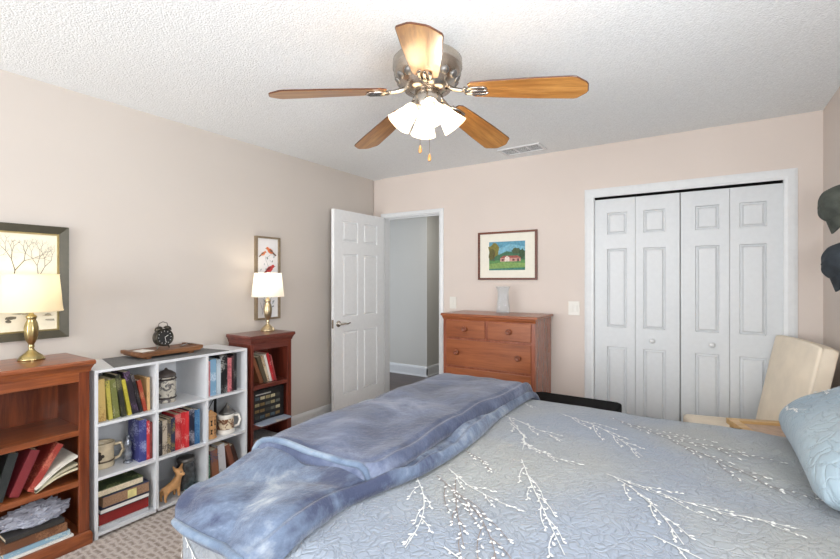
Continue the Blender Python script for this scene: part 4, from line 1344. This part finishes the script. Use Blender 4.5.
def quilt(u_, v_):
    s = XA - 0.62 + u_ * (3.60 - XA + 0.62)
    t = YA - 0.62 + v_ * (YB - YA + 1.24)
    hx_ = max(0, XA - s, YA - t, t - YB)
    h = 0.008 * noise.noise(Vector((s * 3, t * 3, 0))) + 0.004 * noise.noise(Vector((s * 9, t * 9, 3)))
    if hx_ > 0.1:
        along = s if (YA - t > 0 or t - YB > 0) else t
        h += 0.022 * min(1, (hx_ - 0.1) / 0.3) * math.sin(along * 17 + math.sin(along * 5) * 2)
    # rumple where it is drawn up against the pillow
    if s > 3.1:
        h += 0.02 * max(0, noise.noise(Vector((s * 5, t * 2.2, 8)))) * (s - 3.1) / 0.3
    p_ = bed(s, t, h)
    return (p_, (s, t))
q = thing('comforter', 'pale blue-grey quilted comforter with white branch embroidery spread over the bed', 'comforter')
obj('quilted_cover', grid_mesh(130, 130, quilt), M['quilt'], q, smooth=True, solid=0.018)
def hq(s, t):
    v0 = noise.noise(Vector((s * 3, t * 3, 0))) * 0.008 + noise.noise(Vector((s * 9, t * 9, 3))) * 0.004
    hx_ = max(0, XA - s, YA - t, t - YB)
    if hx_ > 0.1:
        along = s if (YA - t > 0 or t - YB > 0) else t
        v0 += 0.022 * min(1, (hx_ - 0.1) / 0.3) * math.sin(along * 17 + math.sin(along * 5) * 2)
    if s > 3.1:
        v0 += 0.02 * max(0, noise.noise(Vector((s * 5, t * 2.2, 8)))) * (s - 3.1) / 0.3
    return v0
budb, twb = bmesh.new(), bmesh.new()
def ribbon(bm, pts, w0, w1, lift=0.004, surf=None):
    surf = surf or (lambda s, t, h: bed(s, t, hq(s, t) + h))
    L = []; n = len(pts)
    for i, (s, t) in enumerate(pts):
        a = pts[min(i + 1, n - 1)]; c = pts[max(i - 1, 0)]
        dx, dy = a[0] - c[0], a[1] - c[1]; ln = math.hypot(dx, dy) or 1
        w_ = w0 + (w1 - w0) * i / (n - 1)
        nx, ny = -dy / ln * w_, dx / ln * w_
        L.append((bm.verts.new(surf(s + nx, t + ny, lift)), bm.verts.new(surf(s - nx, t - ny, lift))))
    for A, B in zip(L, L[1:]):
        bm.faces.new((A[0], A[1], B[1], B[0]))
def bud(bm, s, t, ang, ln, wd, lift=0.003, surf=None):
    surf = surf or (lambda s, t, h: bed(s, t, hq(s, t) + h))
    ca, sa = math.cos(ang), math.sin(ang)
    vs = []
    for k in range(8):
        a = 2 * PI * k / 8
        x = ln * (0.5 + 0.5 * math.cos(a)); y = wd * math.sin(a) * (0.75 + 0.25 * math.cos(a))
        vs.append(bm.verts.new(surf(s + x * ca - y * sa, t + x * sa + y * ca, lift)))
    c_ = bm.verts.new(surf(s + ln * 0.5 * ca, t + ln * 0.5 * sa, lift + 0.002))
    for k in range(8):
        bm.faces.new((vs[k], vs[(k + 1) % 8], c_))
rd = random.Random(12)
def spray(s0, t0, s1, t1, surf=None, sc=1.0, dens=1.0, brown=0.35):
    L = math.hypot(s1 - s0, t1 - t0); a0 = math.atan2(t1 - t0, s1 - s0)
    bend = rd.uniform(-0.25, 0.25)
    def pt(q_): 
        o_ = math.sin(q_ * PI) * bend * L * 0.5
        return (s0 + (s1 - s0) * q_ - math.sin(a0) * o_, t0 + (t1 - t0) * q_ + math.cos(a0) * o_)
    tgt = twb if (rd.random() < brown and surf is None) else None
    main = [pt(i / 12) for i in range(13)]
    ribbon(tgt or budb, main, 0.0019 * sc, 0.0010 * sc, 0.004, surf)
    nb = max(3, int(L / 0.075 * dens))
    for i in range(nb):
        q_ = (i + 0.5) / nb * 0.85 + 0.05
        s, t = pt(q_)
        sd = 1 if i % 2 else -1
        a = a0 + sd * rd.uniform(0.3, 0.7)
        ln = L * rd.uniform(0.2, 0.36) * (1 - 0.35 * q_)
        tw = [(s + math.cos(a - sd * 0.25 * (k / 6)) * ln * k / 6, t + math.sin(a - sd * 0.25 * (k / 6)) * ln * k / 6) for k in range(7)]
        ribbon(tgt or budb, tw, 0.0017 * sc, 0.0010 * sc, 0.004, surf)
        k = max(3, int(ln / 0.026))
        for m in range(k):
            f = (m + 0.6) / k
            bs_, bt = tw[0][0] + (tw[-1][0] - tw[0][0]) * f, tw[0][1] + (tw[-1][1] - tw[0][1]) * f
            bud(budb, bs_, bt, a + (1 if m % 2 else -1) * rd.uniform(0.35, 0.8), rd.uniform(0.011, 0.019) * sc, rd.uniform(0.0034, 0.0055) * sc, 0.005, surf)
        bud(budb, tw[-1][0], tw[-1][1], a, 0.015 * sc, 0.0045 * sc, 0.005, surf)
    for m in range(int(L / 0.05)):
        f = (m + 0.5) / int(L / 0.05 + 1)
        s, t = pt(f)
        bud(budb, s, t, a0 + (1 if m % 2 else -1) * 0.6, 0.014 * sc, 0.004 * sc, 0.005, surf)
def px(u_, v_, z=TOP):
    a = (u_ - 420) / 441; th = R(32.9)
    k = (cam.location.z - z) * 441 / (v_ - 279.5)
    return (cam.location.x + k * (a * math.cos(th) - math.sin(th)), cam.location.y + k * (a * math.sin(th) + math.cos(th)))
# where each embroidered spray starts and ends on the quilt (metres)
SPR = [((2.474, -2.155), (2.77, -2.66)), ((2.774, -2.12), (3.295, -2.19)), ((2.80, -2.13), (3.02, -2.45)), ((2.45, -1.50), (2.86, -1.86)), ((2.66, -1.42), (3.27, -1.66)),
       ((2.20, -1.68), (2.55, -1.86)), ((2.28, -1.78), (2.44, -2.05)), ((2.26, -2.20), (2.42, -2.32)), ((2.28, -2.38), (2.62, -2.52)), ((2.34, -2.44), (2.55, -2.78)),
       ((2.22, -2.50), (2.42, -2.86)), ((2.27, -2.45), (2.70, -2.90)), ((2.95, -2.45), (3.35, -2.72)), ((2.50, -2.80), (2.85, -3.0)),
       ((2.95, -1.62), (3.32, -1.98)), ((2.40, -1.95), (2.66, -2.10)), ((1.75, -3.10), (1.95, -3.35)), ((1.68, -3.02), (1.60, -3.3)), ((2.1, -3.12), (2.3, -3.4)), ((2.05, -1.35), (2.30, -1.45))]
for (a_, b_) in SPR:
    spray(a_[0], a_[1], b_[0], b_[1])
obj('white_embroidery', budb, M['bud'], q)
obj('taupe_embroidery', twb, M['twig'], q)

# ------------------------------------------------------------------ throw blanket, folded in two layers
def layer(name, mat, left, right, t0, t1, h0, T, er, seed, parent, nu=70, nv=150, hem=True, base=None, skew=(0, 0), amp=0.0):
    """left(t) / right(t) give the strip's edges, t runs along the bed's foot"""
    bm = bmesh.new()
    topv, botv = [], []
    for i in range(nu):
        tr_, br_ = [], []
        for j in range(nv):
            a, c = i / (nu - 1), j / (nv - 1)
            a2, c2 = 0.5 - 0.5 * math.cos(PI * a), 0.5 - 0.5 * math.cos(PI * c)
            a2 = a * 0.45 + a2 * 0.55; c2 = c * 0.5 + c2 * 0.5
            # rounded corners and a wavy outline
            t = t0 + skew[0] * (a2 - 0.5) + (t1 + skew[1] * (a2 - 0.5) - t0 - skew[0] * (a2 - 0.5)) * c2
            l_, r_ = left(t), right(t)
            s = l_ + (r_ - l_) * a2
            ds = min(a2, 1 - a2) * (r_ - l_); dt = min(c2, 1 - c2) * (t1 - t0)
            cr = 0.10
            if ds < cr and dt < cr:
                k = cr - math.hypot(cr - ds, cr - dt)
                if k < 0:
                    vx, vy = (cr - ds), (cr - dt); ll = math.hypot(vx, vy); sh = -k / ll
                    s += (vx * sh) * (1 if a2 < 0.5 else -1)
                    t += (vy * sh) * (1 if c2 < 0.5 else -1)
                dd = max(k, 0)
            else:
                dd = min(ds, dt)
            s += 0.012 * noise.noise(Vector((t * 3.5, seed, a2)))
            f = min(1, dd / er)
            pf = math.sqrt(max(0, 1 - (1 - f) ** 2))
            w_ = noise.noise(Vector((s * 3.2 + seed, t * 2.0, seed))) * 0.014 + noise.noise(Vector((s * 9 + seed, t * 5, 2))) * 0.006
            w_ += 0.010 * abs(noise.noise(Vector((s * 4 - t * 5 + seed, t * 0.8 + s, 5))))
            w_ += amp * (abs(noise.noise(Vector((s * 2.2 + t * 3.0 + seed, t * 1.5 - s * 2, 9)))) - 0.15)
            hh = T * pf + w_ * pf
            if hem:
                hh += 0.008 * math.exp(-((dd - 0.020) / 0.011) ** 2) - 0.007 * math.exp(-((dd - 0.048) / 0.010) ** 2)
            hb_ = h0 + (base(s, t) if base else 0)
            if i in (0, nu - 1) or j in (0, nv - 1): hh = 0
            tr_.append(bm.verts.new(bed(s, t, hb_ + hh)))
            br_.append(tr_[-1] if (i in (0, nu - 1) or j in (0, nv - 1)) else bm.verts.new(bed(s, t, hb_)))
        topv.append(tr_); botv.append(br_)
    for i in range(nu - 1):
        for j in range(nv - 1):
            bm.faces.new((topv[i][j], topv[i + 1][j], topv[i + 1][j + 1], topv[i][j + 1]))
            vs = []
            for w_ in (botv[i][j], botv[i][j + 1], botv[i + 1][j + 1], botv[i + 1][j]):
                if w_ not in vs: vs.append(w_)
            try: bm.faces.new(vs)
            except ValueError: pass
    # rolled hem round the open edges
    path = [topv[2][j].co.copy() for j in range(int(nv * 0.16), 2, -1)] + [topv[i][3].co.copy() for i in range(3, nu - 4)]
    o = obj(name, bm, mat, parent, smooth=True)
    hb = bmesh.new()
    pts = path[::2]
    tube(hb, pts, [(0.0115 + 0.0025 * noise.noise(p_ * 9)) * min(1, 0.15 + 0.3 * n_, 0.15 + 0.3 * (len(pts) - 1 - n_)) for n_, p_ in enumerate(pts)], 10)
    obj('rolled_hem', hb, M['hem'], o, smooth=True)
    return o
th_ = thing('throw_blanket', 'plush blue mottled throw folded across the foot of the bed', 'blanket')
lowL = lambda t: 1.555 + 0.12 * min(1, max(0, (-2.55 - t) / 0.45)) + 0.02 * math.sin(t * 4)
lowR = lambda t: 2.235 + 0.02 * math.sin(t * 5) - 0.05 * min(1, max(0, (-2.5 - t) / 0.3))
layer('lower_fold', M['plush2'], lowL, lowR, -3.085, -1.10, 0.010, 0.036, 0.03, 3.1, th_, amp=0.07)
upL = lambda t: 1.575 + 0.012 * math.sin(t * 5)
upR = lambda t: 2.185 + 0.015 * math.sin(t * 4 + 1)
layer('upper_fold', M['plush'], upL, upR, -2.70, -1.06, 0.040, 0.042, 0.04, 7.3, th_, skew=(0.02, 0.10), amp=0.02)

# ------------------------------------------------------------------ pillow
pl = thing('pillow', 'plump blue-green quilted pillow propped at the head of the bed', 'pillow', (3.505, -1.70, 0.806), (0, R(60), 0))
def pill(sign):
    def f(u_, v_):
        a, c = u_ * 2 - 1, v_ * 2 - 1
        th2 = 0.115 * ((1 - a ** 4) * (1 - abs(c) ** 4)) ** 0.55
        sx = 0.195 * a * (1 - 0.05 * (1 - c * c)) ; sy = 0.44 * c * (1 - 0.04 * (1 - a * a))
        # rounded corners
        if abs(a) > 0.6 and abs(c) > 0.75:
            k = ((abs(a) - 0.6) / 0.4) * ((abs(c) - 0.75) / 0.25)
            sx *= 1 - 0.10 * k; sy *= 1 - 0.05 * k
        n_ = noise.noise(Vector((a * 2, c * 3, sign))) * 0.008
        return (Vector((sign * (th2 + n_ * min(1, th2 * 20)), sy, sx)), (sx, sy))
    return f
b1 = grid_mesh(34, 60, pill(-1)); me_ = bpy.data.meshes.new('tmp'); b1.to_mesh(me_); b1.free()
b2 = grid_mesh(34, 60, pill(1)); b2.from_mesh(me_)
bmesh.ops.remove_doubles(b2, verts=b2.verts, dist=0.0008)
obj('pillow_sham', b2, M['sham'], pl, smooth=True)
def ps(s, t, h):
    a, c = s / 0.195, t / 0.44
    th2 = 0.115 * max(0, (1 - min(1, a * a) ** 2) * (1 - min(1, c * c) ** 2)) ** 0.55
    n_ = noise.noise(Vector((a * 2, c * 3, -1))) * 0.008 * min(1, th2 * 20)
    return Vector((-(th2 + n_ + h), t * (1 - 0.04 * (1 - a * a)), s * (1 - 0.05 * (1 - c * c))))
hold = budb = bmesh.new()
for (a_, b_) in (((0.10, 0.36), (0.16, 0.10)), ((-0.02, 0.34), (0.02, 0.16)), ((0.06, 0.08), (0.15, -0.12)), ((-0.12, 0.30), (-0.08, 0.05))):
    spray(a_[0], a_[1], b_[0], b_[1], surf=ps, sc=0.8)
obj('pillow_embroidery', budb, M['bud'], pl)

# ------------------------------------------------------------------ things beyond the bed
bn = thing('padded_bench', 'black padded bench with rounded end, just showing beyond the bed', 'bench', (2.29, -0.69, 0))
b = bmesh.new()
poly = []
for cx, cy, a0 in ((0.255, 0.13, 0), (-0.24, 0.13, 90), (-0.24, -0.13, 180), (0.255, -0.13, 270)):
    for k in range(6):
        a = R(a0 + k * 18)
        poly.append((cx + 0.05 * math.cos(a), cy + 0.05 * math.sin(a)))
prism(b, poly, 0.435, 0.510)
obj('cushion', b, M['blackvinyl'], bn, bevel=0.012)
for sx in (-0.24, 0.24):
    for sy in (-0.14, 0.14):
        b = bmesh.new(); tube(b, [(sx, sy, 0), (sx * 0.9, sy * 0.9, 0.446)], 0.011, 10)
        obj('leg', b, M['black'], bn)

ch = thing('lounge_chair', 'cream upholstered armless chair with tilted back in front of the closet', 'chair', (2.93, -0.20, 0), R(13))
def rbox(x0, x1, y0, y1, z0, z1, r=0.03, cuts=6, crown=0.0):
    bm = box(x0, x1, y0, y1, z0, z1)
    return bm
o = obj('seat', box(0, 0.50, -0.55, 0, 0.30, 0.42), M['cream'], ch, smooth=True)
md = o.modifiers.new('bevel', 'BEVEL'); md.width = 0.035; md.segments = 5
b = box(-0.045, 0.045, -0.58, 0.0, 0, 0.64)
bmesh.ops.subdivide_edges(b, edges=b.edges[:], cuts=6, use_grid_fill=True)
for v_ in b.verts:
    yy_ = (v_.co.y + 0.29) / 0.29; zz_ = v_.co.z / 0.64
    if v_.co.x < 0: v_.co.x -= 0.018 * (1 - yy_ ** 4) * (1 - (2 * zz_ - 1) ** 4)
    v_.co.z -= 0.012 * yy_ ** 4 * zz_
o = obj('backrest', b, M['cream'], ch, smooth=True, loc=(0.465, 0.01, 0.36))
o.rotation_euler = (0, R(11), 0)
md = o.modifiers.new('bevel', 'BEVEL'); md.width = 0.03; md.segments = 5; md.limit_method = 'ANGLE'; md.angle_limit = R(50)
for sx in (0.05, 0.45):
    for sy in (-0.50, -0.05):
        b = bmesh.new(); tube(b, [(sx, sy, 0), (sx, sy, 0.31)], [0.014, 0.022], 10)
        obj('leg', b, M['oak_edge'], ch)

tb = thing('tray_table', 'small light wood table with a framed sunken top beside the bed head', 'table', (3.165, -0.775, 0), R(19))
b = ring_frame(bmesh.new(), 0, 0.36, -0.33, 0, 0.045, 0.545, 0.575, 'z')
obj('top_frame', b, M['lightwood'], tb, bevel=0.002)
obj('top_panel', box(0.0452, 0.3148, -0.2848, -0.0452, 0.548, 0.560), plain('taupe_panel', (186, 160, 138), 0.6), tb)
for sx in (0.012, 0.318):
    for sy in (-0.318, -0.042):
        obj('leg', box(sx, sx + 0.03, sy, sy + 0.03, 0, 0.5445), M['lightwood'], tb, bevel=0.002)

# caps on the right wall
def cap(label, loc, col, rot, group, pk):
    t = thing('baseball_cap', label, 'cap', loc, rot, group)
    m_ = plain('cap_cloth', col, 0.9, var=0.18, scale=22)
    # crown opens towards the wall (+x) ; dome towards the room (-x); brim hangs down
    def crown(u_, v_):
        a = u_ * 2 * PI; e = v_ * PI / 2
        r_ = 0.096 * math.cos(e) ** 0.6
        y_ = r_ * math.cos(a) * 0.92; z_ = r_ * math.sin(a) * (1.15 if math.sin(a) > 0 else 1.0)
        x_ = -0.115 * math.sin(e)
        n_ = noise.noise(Vector((y_ * 22, z_ * 22, x_ * 22 + loc[2]))) * 0.006
        return (Vector((x_ - n_, y_ * (1 + n_ * 4), z_ + 0.06 * x_)), (u_, v_))
    obj('crown', grid_mesh(40, 16, crown), m_, t, smooth=True, solid=0.002)
    def brim(u_, v_):
        a = (u_ - 0.5) * PI * 0.8
        r0 = 0.094
        y_ = math.sin(a) * (r0 * 0.92 + 0.0 * v_)
        z_ = -math.cos(a) * 0.078 - v_ * 0.070 * math.cos(a) ** 0.5
        x_ = -0.004 - 0.082 * math.cos(a) + 0.022 * v_
        return (Vector((x_, y_, z_)), (u_, v_))
    obj('brim', grid_mesh(24, 8, brim), m_, t, smooth=True, solid=0.004)
    b = bmesh.new()
    bmesh.ops.create_uvsphere(b, u_segments=10, v_segments=8, radius=0.007, matrix=Matrix.Translation((-0.114, 0, -0.007)))
    obj('button', b, m_, t, smooth=True)
    b = bmesh.new(); random.seed(3)
    for k in range(6):
        y_ = -0.028 + 0.011 * k; z_ = -0.045 + random.uniform(-0.006, 0.006)
        bx(b, -0.0925, -0.0905, y_, y_ + 0.007, z_ - 0.005, z_ + 0.008, Matrix.Rotation(R(0), 4, 'X'))
    obj('front_patch', b, plain('patch_thread', pk, 0.8), t)
    return t
cap('faded green-grey baseball cap hanging on the right wall, upper of the two', (3.685, -0.69, 1.735), (70, 74, 68), (0, 0, 0), 'caps on the right wall', (150, 96, 70))
cap('dark navy-grey baseball cap hanging on the right wall, lower of the two', (3.685, -0.77, 1.435), (46, 52, 58), (0, 0, 0), 'caps on the right wall', (150, 150, 140))
for (y_, z_, lab) in ((-0.69, 1.86, 'small white wall hook holding the upper cap'), (-0.77, 1.56, 'small white wall hook holding the lower cap')):
    b = bmesh.new(); tube(b, [(3.703, y_, z_ - 0.02), (3.69, y_, z_ - 0.03), (3.675, y_, z_ - 0.028), (3.67, y_, z_ - 0.015)], 0.003, 8)
    tag(obj('wall_hook', b, M['white']), lab, 'hook')

# small black thing on the hall floor
b = lathe(bmesh.new(), [(0.04, 0), (0.042, 0.02), (0.036, 0.07), (0.02, 0.085), (0.001, 0.088)], 20)
tag(obj('doorstop', b, M['blackvinyl'], loc=(-0.07, 1.66, 0), smooth=True), 'small black doorstop on the dark hall floor by the wall', 'doorstop')
